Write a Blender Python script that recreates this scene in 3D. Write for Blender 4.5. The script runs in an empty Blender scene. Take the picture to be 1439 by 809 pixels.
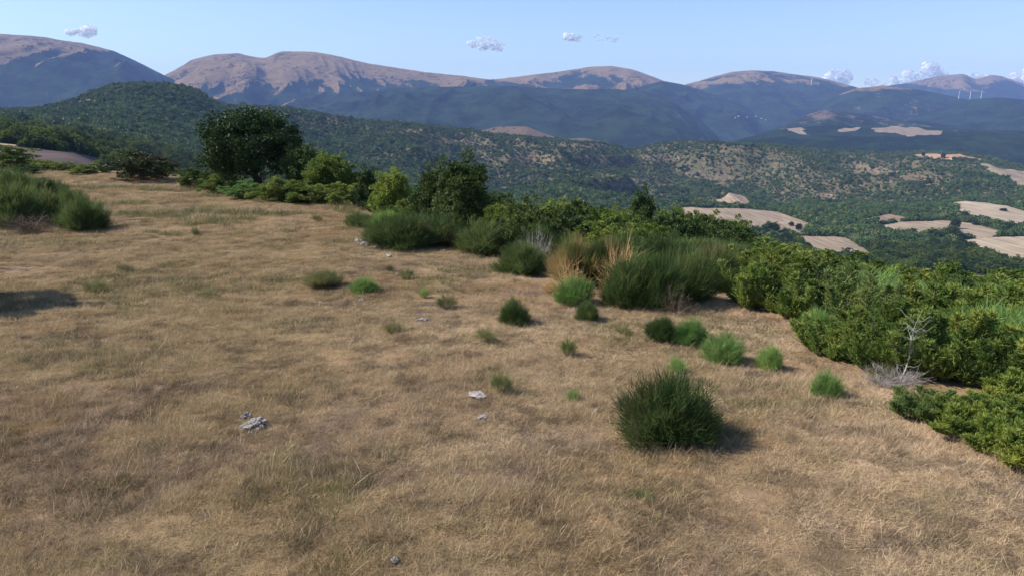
import bpy, math, random
import numpy as np
from math import radians, sin, cos, pi

# ------------------------------------------------------------------ camera, sky, sun, exposure
SC = bpy.context.scene
F = 1060.0; CU = 719.5; CV = 404.5; PITCH = radians(12.4)
cp, sp = cos(PITCH), sin(PITCH)
cam_d = bpy.data.cameras.new('camera'); cam = bpy.data.objects.new('camera', cam_d)
SC.collection.objects.link(cam); SC.camera = cam
cam_d.sensor_width = 36; cam_d.lens = F / 1439 * 36
cam_d.clip_start = 0.2; cam_d.clip_end = 120000
cam.location = (0, 0, 0); cam.rotation_euler = (radians(90) - PITCH, 0, 0)

SUN_EL, SUN_AZ = radians(42), radians(-86)      # azimuth measured from +Y towards +X
VL = ([-600, 170, 345, 500, 700, 800, 900, 1000, 1060, 1100, 1150, 1200, 1250, 1300, 1439, 1800], [247, 247, 272, 290, 305, 318, 326, 328, 332, 344, 352, 362, 368, 376, 388, 388])   # where the near vegetation ends against the valley
SUN_DIR = (sin(SUN_AZ) * cos(SUN_EL), cos(SUN_AZ) * cos(SUN_EL), sin(SUN_EL))
w = bpy.data.worlds.new('World'); SC.world = w; w.use_nodes = True
nt = w.node_tree
sky = nt.nodes.new('ShaderNodeTexSky'); sky.sky_type = 'NISHITA'; sky.sun_disc = False
sky.sun_elevation = SUN_EL; sky.sun_rotation = SUN_AZ
sky.altitude = 700; sky.air_density = 1.0; sky.dust_density = 0.5; sky.ozone_density = 2.2
nt.links.new(sky.outputs[0], nt.nodes['Background'].inputs[0])
nt.nodes['Background'].inputs[1].default_value = 0.11
sun_d = bpy.data.lights.new('sun', 'SUN'); sun = bpy.data.objects.new('sun', sun_d)
SC.collection.objects.link(sun); sun_d.energy = 4.9; sun_d.angle = radians(0.53); sun_d.color = (1, 0.93, 0.82)
import mathutils
sun.rotation_euler = mathutils.Vector(SUN_DIR).to_track_quat('Z', 'Y').to_euler()
SC.view_settings.view_transform = 'Standard'; SC.view_settings.look = 'None'
SC.view_settings.gamma = 1; SC.view_settings.use_curve_mapping = False
SC.view_settings.exposure = 0.76
HAZE_DENS = 4.9e-5; HAZE_COL = (0.32, 0.48, 1.0, 1)
SC.cycles.volume_bounces = 0; SC.cycles.max_bounces = 4; SC.cycles.diffuse_bounces = 2
SC.cycles.transparent_max_bounces = 12; SC.cycles.transmission_bounces = 2

RNG = np.random.default_rng(7); random.seed(7)

# ------------------------------------------------------------------ helpers
def pix(u, v, Y):
    """world point on the ray of photo pixel (u, v) at distance Y"""
    a = (np.asarray(u, float) - CU) / F; b = (CV - np.asarray(v, float)) / F
    fy = cp + b * sp; fz = -sp + b * cp
    return a / fy * Y, Y + 0 * a, fz / fy * Y

def ztop(x, y, slack=0.0):
    """height to which plants of the near slope grow"""
    u = x / np.maximum(y, 1) * F * 1.0 + CU; v = np.interp(u, *VL) + slack
    return pix(u, v, y)[2]

def hash2(ix, iy, s):
    n = (ix.astype(np.int64) * 374761393 + iy.astype(np.int64) * 668265263 + s * 2147483647) & 0xffffffff
    n = ((n ^ (n >> 13)) * 1274126177) & 0xffffffff
    return ((n ^ (n >> 16)) & 0xffff) / 65535.0

def vnoise(x, y, s=0):
    x = np.asarray(x, float); y = np.asarray(y, float)
    ix, iy = np.floor(x), np.floor(y); fx, fy = x - ix, y - iy
    fx = fx * fx * fx * (fx * (fx * 6 - 15) + 10); fy = fy * fy * fy * (fy * (fy * 6 - 15) + 10)
    a, b = hash2(ix, iy, s), hash2(ix + 1, iy, s); c, d = hash2(ix, iy + 1, s), hash2(ix + 1, iy + 1, s)
    return (a + (b - a) * fx + (c - a) * fy + (a - b - c + d) * fx * fy) * 2 - 1

def fbm(x, y, oct=4, s=0, g=0.5):
    r = 0; a = 1; t = 0
    for i in range(oct):
        r = r + a * vnoise(x * 2 ** i + 17.3 * i, y * 2 ** i - 9.1 * i, s + i); t += a; a *= g
    return r / t

def ridged(x, y, oct=4, s=0):
    r = 0; a = 1; t = 0
    for i in range(oct):
        r = r + a * (1 - np.abs(vnoise(x * 2 ** i + 5.7 * i, y * 2 ** i + 3.3 * i, s + i))); t += a; a *= 0.5
    return r / t

def smooth(e0, e1, x):
    t = np.clip((x - e0) / (e1 - e0), 0, 1); return t * t * (3 - 2 * t)

def inside(px, py, poly):
    c = np.zeros(px.shape, bool); n = len(poly); j = n - 1
    for i in range(n):
        xi, yi = poly[i]; xj, yj = poly[j]
        k = ((yi > py) != (yj > py)) & (px < (xj - xi) * (py - yi) / (yj - yi + 1e-12) + xi); c ^= k; j = i
    return c

def mesh_np(name, V, Q=None, T=None, mats=None, smooth_shade=False, midx=None):
    me = bpy.data.meshes.new(name)
    V = np.asarray(V, np.float32); me.vertices.add(len(V)); me.vertices.foreach_set('co', V.ravel())
    loops = []; starts = []; k = 0
    if Q is not None and len(Q):
        Q = np.asarray(Q, np.int32); loops.append(Q.ravel()); starts.append(np.arange(len(Q)) * 4); k = Q.size
    if T is not None and len(T):
        T = np.asarray(T, np.int32); loops.append(T.ravel()); starts.append(k + np.arange(len(T)) * 3)
    L = np.concatenate(loops); S = np.concatenate(starts)
    me.loops.add(len(L)); me.loops.foreach_set('vertex_index', L)
    me.polygons.add(len(S)); me.polygons.foreach_set('loop_start', S)
    if midx is not None: me.polygons.foreach_set('material_index', midx)
    if smooth_shade: me.polygons.foreach_set('use_smooth', np.ones(len(S), bool))
    me.update(calc_edges=True)
    for m in (mats or []): me.materials.append(m)
    return me

def link(name, me, parent=None, label=None, cat=None, group=None, kind=None, loc=None, rz=0, sc=None):
    o = bpy.data.objects.new(name, me); SC.collection.objects.link(o)
    if parent: o.parent = parent
    if label: o['label'] = label
    if cat: o['category'] = cat
    if group: o['group'] = group
    if kind: o['kind'] = kind
    if loc is not None: o.location = [float(c) for c in loc]
    if rz: o.rotation_euler = (0, 0, rz)
    if sc is not None: o.scale = sc if hasattr(sc, '__len__') else (sc, sc, sc)
    return o

def grid_faces(nr, nc):
    i = np.arange(nr - 1)[:, None] * nc + np.arange(nc - 1)[None, :]
    return np.stack([i, i + 1, i + nc + 1, i + nc], -1).reshape(-1, 4)

# ------------------------------------------------------------------ materials
def new_mat(name):
    m = bpy.data.materials.new(name); m.use_nodes = True
    b = m.node_tree.nodes['Principled BSDF']; b.inputs['Roughness'].default_value = 0.85
    b.inputs['Specular IOR Level'].default_value = 0.15
    return m, m.node_tree, b

class NB:
    def __init__(s, nt): s.nt = nt
    def n(s, t, **k):
        x = s.nt.nodes.new(t)
        for a, b in k.items(): setattr(x, a, b)
        return x
    def l(s, a, b): s.nt.links.new(a, b)
    def pos(s):
        if not hasattr(s, '_p'): s._p = s.n('ShaderNodeNewGeometry')
        return s._p.outputs['Position']
    def noise(s, scale, detail=3, rough=0.55, vec=None, dist=0, sx=None):
        x = s.n('ShaderNodeTexNoise'); x.inputs['Scale'].default_value = scale
        x.inputs['Detail'].default_value = detail; x.inputs['Roughness'].default_value = rough
        x.inputs['Distortion'].default_value = dist
        v = vec or s.pos()
        if sx:
            m = s.n('ShaderNodeMapping'); m.inputs['Scale'].default_value = sx; s.l(v, m.inputs[0]); v = m.outputs[0]
        s.l(v, x.inputs['Vector']); return x.outputs['Fac']
    def ramp(s, fac, stops, interp='LINEAR'):
        r = s.n('ShaderNodeValToRGB'); r.color_ramp.interpolation = interp
        e = r.color_ramp.elements
        while len(e) < len(stops): e.new(0.5)
        for el, (p, c) in zip(e, stops):
            el.position = p; el.color = (c, c, c, 1) if not hasattr(c, '__len__') else (*c[:3], 1)
        s.l(fac, r.inputs[0]); return r.outputs['Color']
    def mix(s, fac, a, b, typ='MIX'):
        m = s.n('ShaderNodeMix', data_type='RGBA', blend_type=typ)
        for sock, val in ((m.inputs[0], fac), (m.inputs[6], a), (m.inputs[7], b)):
            if isinstance(val, (int, float)): sock.default_value = val
            elif isinstance(val, tuple): sock.default_value = (*val[:3], 1)
            else: s.l(val, sock)
        return m.outputs[2]
    def math(s, op, a, b=0.0, c=0.0, clamp=False):
        m = s.n('ShaderNodeMath', operation=op); m.use_clamp = clamp
        for i, val in enumerate((a, b, c)):
            if isinstance(val, (int, float)): m.inputs[i].default_value = val
            else: s.l(val, m.inputs[i])
        return m.outputs[0]
    def bump(s, h, dist, strength=1.0):
        b = s.n('ShaderNodeBump'); b.inputs['Distance'].default_value = dist; b.inputs['Strength'].default_value = strength
        s.l(h, b.inputs['Height']); return b.outputs[0]

def foliage_mat(name, c1, c2, c3=None, trans=0.38, nscale=1.2, rnd=0.35, objvar=0.3):
    """leaf colour drifting between c1 and c2 in clumps, with per-plant variation"""
    m, nt, b = new_mat(name); N = NB(nt)
    f = N.noise(nscale, 2); col = N.mix(N.ramp(f, [(0.36, 0), (0.64, 1)]), c1, c2)
    if c3: col = N.mix(N.ramp(N.noise(nscale * 0.45, 2), [(0.56, 0), (0.66, 1)]), col, c3)
    oi = N.n('ShaderNodeObjectInfo'); v = N.math('MULTIPLY_ADD', oi.outputs['Random'], objvar * 2, 1 - objvar)
    hs = N.n('ShaderNodeHueSaturation'); hs.inputs['Saturation'].default_value = 0.95
    N.l(v, hs.inputs['Value']); N.l(col, hs.inputs['Color'])
    hh = N.math('MULTIPLY_ADD', oi.outputs['Random'], -0.03, 0.515); N.l(hh, hs.inputs['Hue'])
    N.l(hs.outputs[0], b.inputs['Base Color']); b.inputs['Roughness'].default_value = 0.55
    b.inputs['Specular IOR Level'].default_value = 0.12
    if trans:
        t = N.n('ShaderNodeBsdfTranslucent'); N.l(hs.outputs[0], t.inputs[0])
        ms = N.n('ShaderNodeMixShader'); ms.inputs[0].default_value = trans
        N.l(b.outputs[0], ms.inputs[1]); N.l(t.outputs[0], ms.inputs[2])
        N.l(ms.outputs[0], nt.nodes['Material Output'].inputs[0])
    return m

def plain_mat(name, c1, c2, scale=6, rough=0.85, bump=0):
    m, nt, b = new_mat(name); N = NB(nt)
    tc = N.n('ShaderNodeTexCoord').outputs['Object']
    f = N.noise(scale, 4, vec=tc); N.l(N.mix(N.ramp(f, [(0.35, 0), (0.65, 1)]), c1, c2), b.inputs['Base Color'])
    b.inputs['Roughness'].default_value = rough
    if bump: N.l(N.bump(f, bump), b.inputs['Normal'])
    return m

M = {}
M['broom'] = foliage_mat('broom_green', (0.058, 0.100, 0.026), (0.125, 0.170, 0.050), (0.13, 0.13, 0.05), nscale=1.6)
M['broom_bright'] = foliage_mat('broom_bright', (0.117, 0.234, 0.046), (0.221, 0.325, 0.091), nscale=2.0)
M['broom_pale'] = foliage_mat('broom_pale', (0.13, 0.16, 0.055), (0.24, 0.22, 0.09), nscale=2.0)
M['broom_yellow'] = foliage_mat('broom_yellow', (0.085, 0.12, 0.032), (0.30, 0.225, 0.08), (0.24, 0.17, 0.065), nscale=1.3)
M['juniper'] = foliage_mat('juniper_green', (0.101, 0.166, 0.030), (0.219, 0.272, 0.052), nscale=1.1)
M['juniper_blue'] = foliage_mat('juniper_blue', (0.098, 0.162, 0.046), (0.195, 0.243, 0.068), nscale=1.0)
M['juniper_yellow'] = foliage_mat('juniper_yellow', (0.131, 0.198, 0.031), (0.261, 0.285, 0.050), nscale=1.2)
M['leaf_dark'] = foliage_mat('leaf_dark', (0.030, 0.059, 0.014), (0.057, 0.095, 0.022), nscale=0.6, trans=0.15)
M['leaf_green'] = foliage_mat('leaf_green', (0.076, 0.125, 0.019), (0.151, 0.193, 0.034), nscale=0.7)
M['leaf_lime'] = foliage_mat('leaf_lime', (0.095, 0.150, 0.024), (0.181, 0.225, 0.037), nscale=0.8)
M['leaf_mid'] = foliage_mat('leaf_mid', (0.045, 0.075, 0.018), (0.085, 0.12, 0.03), nscale=0.8)
M['leaf_rust'] = foliage_mat('leaf_rust', (0.045, 0.065, 0.02), (0.07, 0.075, 0.028), (0.085, 0.07, 0.03), nscale=0.9, trans=0.2)
M['dead_twig'] = plain_mat('dead_twig', (0.30, 0.25, 0.20), (0.42, 0.38, 0.33), 9)
M['dead_tan'] = plain_mat('dead_tan', (0.45, 0.27, 0.12), (0.60, 0.40, 0.2), 5)
M['twig_brown'] = plain_mat('twig_brown', (0.12, 0.085, 0.06), (0.22, 0.17, 0.125), 9)
M['bark'] = plain_mat('bark', (0.07, 0.055, 0.042), (0.14, 0.115, 0.09), 7, bump=0.02)
M['bark_grey'] = plain_mat('bark_grey', (0.22, 0.20, 0.185), (0.38, 0.35, 0.33), 9)

def grass_mat():
    m, nt, b = new_mat('dry_grass'); N = NB(nt)
    a = N.ramp(N.noise(0.16, 4, 0.6), [(0.34, (0.40, 0.28, 0.14)), (0.5, (0.53, 0.39, 0.225)), (0.66, (0.40, 0.26, 0.125))])
    pk = N.ramp(N.noise(0.33, 3, 0.6, dist=0.6), [(0.56, 0), (0.68, 1)])
    a = N.mix(pk, a, (0.33, 0.235, 0.165))
    gr = N.ramp(N.noise(0.5, 4, 0.65, sx=(1, 1.2, 1)), [(0.52, 0), (0.68, 0.65)])
    a = N.mix(gr, a, (0.26, 0.22, 0.085))
    a = N.mix(N.ramp(N.noise(1.3, 4, 0.7), [(0.50, 0), (0.60, 0.7)]), a, (0.17, 0.12, 0.07))
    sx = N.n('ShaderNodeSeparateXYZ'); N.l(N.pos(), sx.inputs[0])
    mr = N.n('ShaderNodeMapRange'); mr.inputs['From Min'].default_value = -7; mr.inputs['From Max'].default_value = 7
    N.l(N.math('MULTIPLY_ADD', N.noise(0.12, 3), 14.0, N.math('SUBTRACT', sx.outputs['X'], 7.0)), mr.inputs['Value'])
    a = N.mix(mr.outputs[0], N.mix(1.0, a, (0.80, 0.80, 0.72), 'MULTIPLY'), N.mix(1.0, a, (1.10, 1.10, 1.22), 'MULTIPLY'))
    oi = N.n('ShaderNodeObjectInfo')
    hs = N.n('ShaderNodeHueSaturation'); N.l(a, hs.inputs['Color'])
    N.l(N.math('MULTIPLY_ADD', oi.outputs['Random'], 0.55, 0.75), hs.inputs['Value'])
    hs.inputs['Saturation'].default_value = 0.9
    N.l(hs.outputs[0], b.inputs['Base Color'])
    t = N.n('ShaderNodeBsdfTranslucent'); N.l(hs.outputs[0], t.inputs[0])
    ms = N.n('ShaderNodeMixShader'); ms.inputs[0].default_value = 0.3
    N.l(b.outputs[0], ms.inputs[1]); N.l(t.outputs[0], ms.inputs[2]); N.l(ms.outputs[0], nt.nodes['Material Output'].inputs[0])
    return m
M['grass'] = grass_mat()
M['stalk'] = foliage_mat('pale_stalk', (0.46, 0.34, 0.19), (0.56, 0.43, 0.26), trans=0.2)
M['thyme'] = foliage_mat('thyme', (0.16, 0.12, 0.11), (0.24, 0.19, 0.15), trans=0.1)
M['grass_green'] = foliage_mat('green_grass', (0.11, 0.12, 0.048), (0.26, 0.23, 0.085), trans=0.25)

def terrain_mat():
    m, nt, b = new_mat('terrain'); N = NB(nt)
    near = N.mix(N.ramp(N.noise(0.9, 5, 0.65), [(0.35, 0), (0.65, 1)]), (0.13, 0.09, 0.052), (0.27, 0.18, 0.10))
    near = N.mix(N.ramp(N.noise(0.3, 4, 0.6), [(0.52, 0), (0.68, 0.8)]), near, (0.19, 0.135, 0.10))
    scrub = N.mix(N.ramp(N.noise(0.035, 6, 0.75), [(0.40, 0), (0.62, 1)]), (0.05, 0.062, 0.026), (0.15, 0.112, 0.068))
    at = N.n('ShaderNodeAttribute'); at.attribute_name = 'stony'
    scrub = N.mix(N.math('MULTIPLY', at.outputs['Fac'], 0.85), scrub, (0.155, 0.11, 0.072))
    rock = N.ramp(N.math('MULTIPLY_ADD', at.outputs['Fac'], 0.07, N.noise(0.045, 8, 0.8, dist=1.0)), [(0.63, 0), (0.67, 0.8)])
    scrub = N.mix(rock, scrub, (0.36, 0.30, 0.24))
    sx = N.n('ShaderNodeSeparateXYZ'); N.l(N.pos(), sx.inputs[0])
    far = N.n('ShaderNodeMapRange'); far.inputs['From Min'].default_value = -9; far.inputs['From Max'].default_value = -18
    N.l(sx.outputs['Z'], far.inputs['Value'])
    fy = N.n('ShaderNodeMapRange'); fy.inputs['From Min'].default_value = 85; fy.inputs['From Max'].default_value = 120
    N.l(sx.outputs['Y'], fy.inputs['Value'])
    k = N.math('MAXIMUM', far.outputs[0], fy.outputs[0])
    N.l(N.mix(k, near, scrub), b.inputs['Base Color'])
    N.l(N.bump(N.noise(2.2, 6, 0.7), 0.12, 0.7), b.inputs['Normal'])
    return m
M['terrain'] = terrain_mat()

def mountain_mat(name, zlo, bare=(0.41, 0.285, 0.15), forest=(0.017, 0.031, 0.014), lowbare=0.0, amp=350, xwood=None):
    """woods below the level zlo, dry grass above it, with ragged edges that run up the gullies"""
    m, nt, b = new_mat(name); N = NB(nt)
    sx = N.n('ShaderNodeSeparateXYZ'); N.l(N.pos(), sx.inputs[0])
    n1 = N.noise(0.0014, 9, 0.7, sx=(1, 0.45, 0.6)); n2 = N.noise(0.006, 6, 0.7)
    at = N.n('ShaderNodeAttribute'); at.attribute_name = 'gully'
    z = N.math('MULTIPLY_ADD', N.math('SUBTRACT', n1, 0.5), amp * 2.0, sx.outputs['Z'])
    z = N.math('MULTIPLY_ADD', N.math('SUBTRACT', n2, 0.5), amp * 1.7, z)
    z = N.math('MULTIPLY_ADD', N.math('SUBTRACT', at.outputs['Fac'], 0.5), amp * 2.6, z)
    sn = N.n('ShaderNodeSeparateXYZ'); N.l(N._p.outputs['Normal'], sn.inputs[0]); z = N.math('MULTIPLY_ADD', sn.outputs['X'], -amp * (1.3 if name in ('mount_left', 'mount_mid') else 0.5), z)
    if xwood:
        mx = N.n('ShaderNodeMapRange'); mx.inputs['From Min'].default_value = xwood[0]; mx.inputs['From Max'].default_value = xwood[1]; N.l(sx.outputs['X'], mx.inputs['Value'])
        z = N.math('MULTIPLY_ADD', mx.outputs[0], -xwood[2], z)
    mr = N.n('ShaderNodeMapRange'); mr.inputs['From Min'].default_value = zlo - 25; mr.inputs['From Max'].default_value = zlo + 25
    N.l(z, mr.inputs['Value'])
    fcol = N.mix(N.ramp(N.noise(0.004, 6, 0.7), [(0.42, 0), (0.58, 1)]), forest, tuple(c * 2.4 for c in forest))
    bcol = N.mix(N.ramp(N.noise(0.003, 7, 0.7), [(0.35, 0), (0.65, 1)]), bare, tuple(c * 0.72 for c in bare))
    fac = mr.outputs[0]
    if lowbare:
        lb = N.ramp(N.noise(0.0035, 9, 0.75, dist=0.5), [(1 - lowbare, 0), (1 - lowbare + 0.05, 1)])
        fac = N.math('MAXIMUM', fac, lb)
    tr = N.ramp(N.math('MULTIPLY_ADD', N.noise(0.0035, 3), 0.5, N.noise(0.02, 5, 0.8)), [(0.80, 0), (0.86, 0.9)])
    bcol = N.mix(tr, bcol, forest)
    N.l(N.mix(fac, fcol, bcol), b.inputs['Base Color'])
    N.l(N.bump(N.noise(0.007, 9, 0.8), 130, 1.0), b.inputs['Normal'])
    b.inputs['Roughness'].default_value = 1; b.inputs['Specular IOR Level'].default_value = 0
    return m

def field_mat(name, c1, c2, stripe=0.0, ang=0.6):
    m, nt, b = new_mat(name); N = NB(nt)
    f = N.noise(0.018, 6, 0.65)
    col = N.mix(N.ramp(f, [(0.35, 0), (0.65, 1)]), c1, c2)
    mp = N.n('ShaderNodeMapping'); mp.inputs['Rotation'].default_value = (0, 0, ang); mp.inputs['Scale'].default_value = (0.22, 0.012, 0.0)
    N.l(N.pos(), mp.inputs[0])
    st = N.n('ShaderNodeTexNoise'); st.inputs['Scale'].default_value = 1.0; st.inputs['Detail'].default_value = 3
    N.l(mp.outputs[0], st.inputs['Vector'])
    col = N.mix(N.ramp(st.outputs['Fac'], [(0.42, 0), (0.60, 0.9)]), col, tuple(c * 0.68 for c in c1))
    N.l(col, b.inputs['Base Color']); return m

# ------------------------------------------------------------------ terrain height
TAN = lambda u, v: ((np.asarray(u, float) - CU) / F) / (cp + (CV - np.asarray(v, float)) / F * sp)
def line(pts, mode):
    """control line: pts = (u, Y, z or v); returns arrays t, Y, z"""
    P = np.array(pts, float); Y = P[:, 1]
    if mode == 'z':
        t = TAN(P[:, 0], 250); z = P[:, 2]
    else:
        x, _, z = pix(P[:, 0], P[:, 2], Y); t = x / Y
    return t, Y, z
edge_px = [(-500, 243), (0, 243), (170, 245), (250, 251), (345, 275), (440, 283), (500, 291), (530, 322), (600, 348), (700, 368),
           (720, 390), (760, 415), (830, 436), (900, 438), (1000, 425), (1060, 440), (1110, 462), (1140, 500), (1200, 525), (1265, 568), (1320, 610), (1439, 650), (1700, 700)]
H0 = -5.0
E = np.array(edge_px, float); ex, _, ez = pix(E[:, 0], E[:, 1], 1.0)
EY = H0 / ez; ET = ex
# terrain keeps the level of the meadow a little past the edge of the dry grass
A = (ET, EY * 1.02 + 1.0, np.full(len(EY), H0) )
LB = line([(-500, 110, -9), (0, 110, -9), (170, 105, -9), (350, 100, -10), (500, 85, -10.5), (700, 62, -9.6), (900, 55, -10.0), (1100, 55, -12.5), (1250, 52, -13.2), (1439, 48, -13.0), (1800, 45, -13)], 'z')
LC = line([(-500, 220, -12.5), (0, 220, -12.5), (100, 220, -14), (170, 230, -18), (250, 400, -45), (350, 450, -62), (500, 500, -78), (700, 500, -85), (1100, 450, -88), (1439, 430, -88), (1800, 430, -88)], 'z')
LD = line([(-500, 350, 200), (0, 350, 203), (100, 360, 214), (170, 480, 232), (250, 700, 248), (350, 800, 262), (500, 900, 282), (700, 1000, 300), (900, 1000, 315), (1100, 950, 342), (1227, 900, 362), (1350, 850, 368), (1439, 800, 378), (1800, 800, 385)], 'v')
LE = line([(-500, 700, 186), (0, 700, 188), (170, 900, 202), (350, 1100, 222), (500, 1250, 243), (700, 1350, 268), (900, 1400, 283), (1020, 1400, 284), (1100, 1350, 296), (1227, 1350, 300), (1350, 1350, 298), (1439, 1300, 303), (1800, 1300, 305)], 'v')
LF = line([(-500, 1300, 168), (0, 1300, 168), (215, 1400, 162), (350, 1600, 188), (500, 1800, 205), (700, 1950, 228), (900, 2000, 240), (1100, 2000, 246), (1200, 1950, 252), (1350, 1950, 252), (1439, 1900, 262), (1800, 1900, 265)], 'v')
LG = line([(-500, 1950, 160), (-100, 1900, 157), (0, 1900, 156), (60, 1900, 156), (100, 1900, 146), (125, 1900, 134), (150, 1900, 125), (180, 1900, 121), (220, 1900, 120), (255, 1900, 122), (280, 1900, 130), (300, 1920, 143), (320, 1950, 150), (340, 2000, 151), (400, 2100, 152), (450, 2200, 160), (520, 2300, 171),
           (600, 2400, 179), (680, 2500, 187), (760, 2550, 196), (840, 2600, 202), (880, 2600, 208), (920, 2600, 201), (960, 2600, 200), (1040, 2600, 204), (1120, 2600, 207), (1200, 2600, 212), (1280, 2600, 216), (1350, 2550, 217), (1439, 2500, 232), (1800, 2400, 240)], 'v')
tt = LG[0]
LH = (tt, LG[1] + 450, LG[2] - 90)
LI = (tt, LG[1] * 0 + 4200, LG[2] * 0 - 190)
LINES = [A, LB, LC, LD, LE, LF, LG, LH, LI]

def height(x, y, noise=True):
    x = np.asarray(x, float); y = np.asarray(y, float)
    t = np.clip(x / np.maximum(y, 3.0), -1.2, 1.2)
    Ys = [np.full(t.shape, -60.0)]; Zs = [np.full(t.shape, H0)]
    for (lt, ly, lz) in LINES:
        Ys.append(np.interp(t, lt, ly)); Zs.append(np.interp(t, lt, lz))
    Ys = np.stack(Ys); Zs = np.stack(Zs)
    for i in range(1, len(Ys)): Ys[i] = np.maximum(Ys[i], Ys[i - 1] + 2.0)
    d = (Zs[1:] - Zs[:-1]) / (Ys[1:] - Ys[:-1])
    m = np.zeros_like(Zs); prod = d[1:] * d[:-1]
    m[1:-1] = np.where(prod > 0, 2 * prod / (d[1:] + d[:-1] + np.where(prod > 0, 0, 1)), 0)
    m[0] = d[0]; m[-1] = d[-1]
    out = np.array(Zs[0]); yy = np.clip(y, Ys[0], Ys[-1])
    for i in range(len(Ys) - 1):
        h = Ys[i + 1] - Ys[i]; s = (yy - Ys[i]) / h; k = (s >= 0) & (s <= 1)
        v = ((2*s**3 - 3*s**2 + 1) * Zs[i] + (s**3 - 2*s**2 + s) * h * m[i] + (-2*s**3 + 3*s**2) * Zs[i+1] + (s**3 - s**2) * h * m[i+1])
        out = np.where(k, v, out)
    if noise:
        out = out + 0.16 * fbm(x / 5.5, y / 5.5, 3, 3) + 0.05 * fbm(x / 0.9, y / 0.9, 2, 11)
        far = smooth(1380, 1800, y) * (1 - 0.5 * smooth(0.55, 0.65, t)) + 0.1 * smooth(400, 800, y) * (1 - smooth(1380, 1800, y)); c = np.exp(-((y - Ys[7]) / 220.0) ** 2)
        left = smooth(-0.35, -0.1, t) * 0.7 + 0.3
        out = out + far * left * (1 - 0.8 * c) * (75 * ((ridged(x / 480 + 0.3 * vnoise(x / 300, y / 300, 4), y / 800, 4, 21) - 0.66) * 2 - 0.15) + 9 * fbm(x / 130, y / 130, 3, 5))
        # low hummock at the far left rim of the meadow
    hm = np.exp(-(((x + 34.5) / 5.0) ** 2 + ((y - 67) / 5.0) ** 2)); out = out + 0.45 * hm
    return out

def ground_hit(u, v, ymin=4.0, ymax=3000.0):
    """where the sight line of photo pixel (u, v) meets the ground"""
    Y = np.exp(np.linspace(math.log(ymin), math.log(ymax), 2500))
    x, y, z = pix(np.full_like(Y, u), np.full_like(Y, v), Y)
    h = height(x, y); k = np.nonzero(z <= h)[0]
    if len(k) == 0: return None
    j = k[0]; return float(x[j]), float(y[j]), float(h[j])

# stony brown clearings on the wooded hills: (u, v, half width, half height) as they show in the photo, laid on the ground there
CLEAR = [(125, 143, 20, 6), (90, 168, 40, 7), (205, 172, 50, 9), (30, 158, 40, 7), (270, 195, 30, 6), (560, 185, 40, 5), (470, 172, 30, 4), (740, 222, 45, 9), (640, 200, 35, 4), (800, 206, 40, 3),
         (1010, 250, 30, 5), (1230, 238, 45, 9), (1170, 275, 26, 10), (930, 222, 35, 4), (1290, 250, 40, 6), (520, 225, 30, 5), (1400, 270, 50, 6)]
def clearness(x, y, z):
    a_ = x / y; e_ = z / y; b_ = (e_ * cp + sp) / (cp - e_ * sp); u = a_ * (cp + b_ * sp) * F + CU; v = CV - b_ * F
    c = 0
    for (cu, cv, ru, rv) in CLEAR: c = np.maximum(c, np.exp(-(((u - cu) / ru) ** 2 + ((v - cv) / rv) ** 2)))
    return c * (y > 600)
# ------------------------------------------------------------------ ground sheet (one sheet from behind the camera to beyond the wooded hill)
def make_ground():
    ny = 620; nx = 520
    yy = np.concatenate([np.linspace(-45, 4, 26)[:-1], 4 + (np.exp(np.linspace(0, math.log(4200 / 4.0), ny)) - 1) * 4.0])
    tcol = np.sinh(np.linspace(-1.9, 1.9, nx)) / math.sinh(1.9) * 1.55
    Y, T = np.meshgrid(yy, tcol, indexing='ij')
    X = T * (np.maximum(Y, 4) + 10.0)
    Z = height(X, Y)
    V = np.stack([X, Y, Z], -1).reshape(-1, 3)
    me = mesh_np('ground', V, Q=grid_faces(len(yy), nx), mats=[M['terrain']], smooth_shade=True)
    a = me.attributes.new('stony', 'FLOAT', 'POINT'); a.data.foreach_set('value', clearness(V[:, 0], np.maximum(V[:, 1], 1), V[:, 2]).astype(np.float32))
    return link('ground', me, kind='structure', label='dry grassy hilltop falling to a wooded valley and hill')
ground = make_ground()

s = 16300.0
me = mesh_np('valley_floor', [(-s, -1500, -262), (s, -1500, -262), (s, 16600, -262), (-s, 16600, -262)], Q=[[0, 1, 2, 3]], mats=[mountain_mat('far_floor', 3000)])
link('terrain', me, kind='structure', label='low land under the hills')

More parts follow.
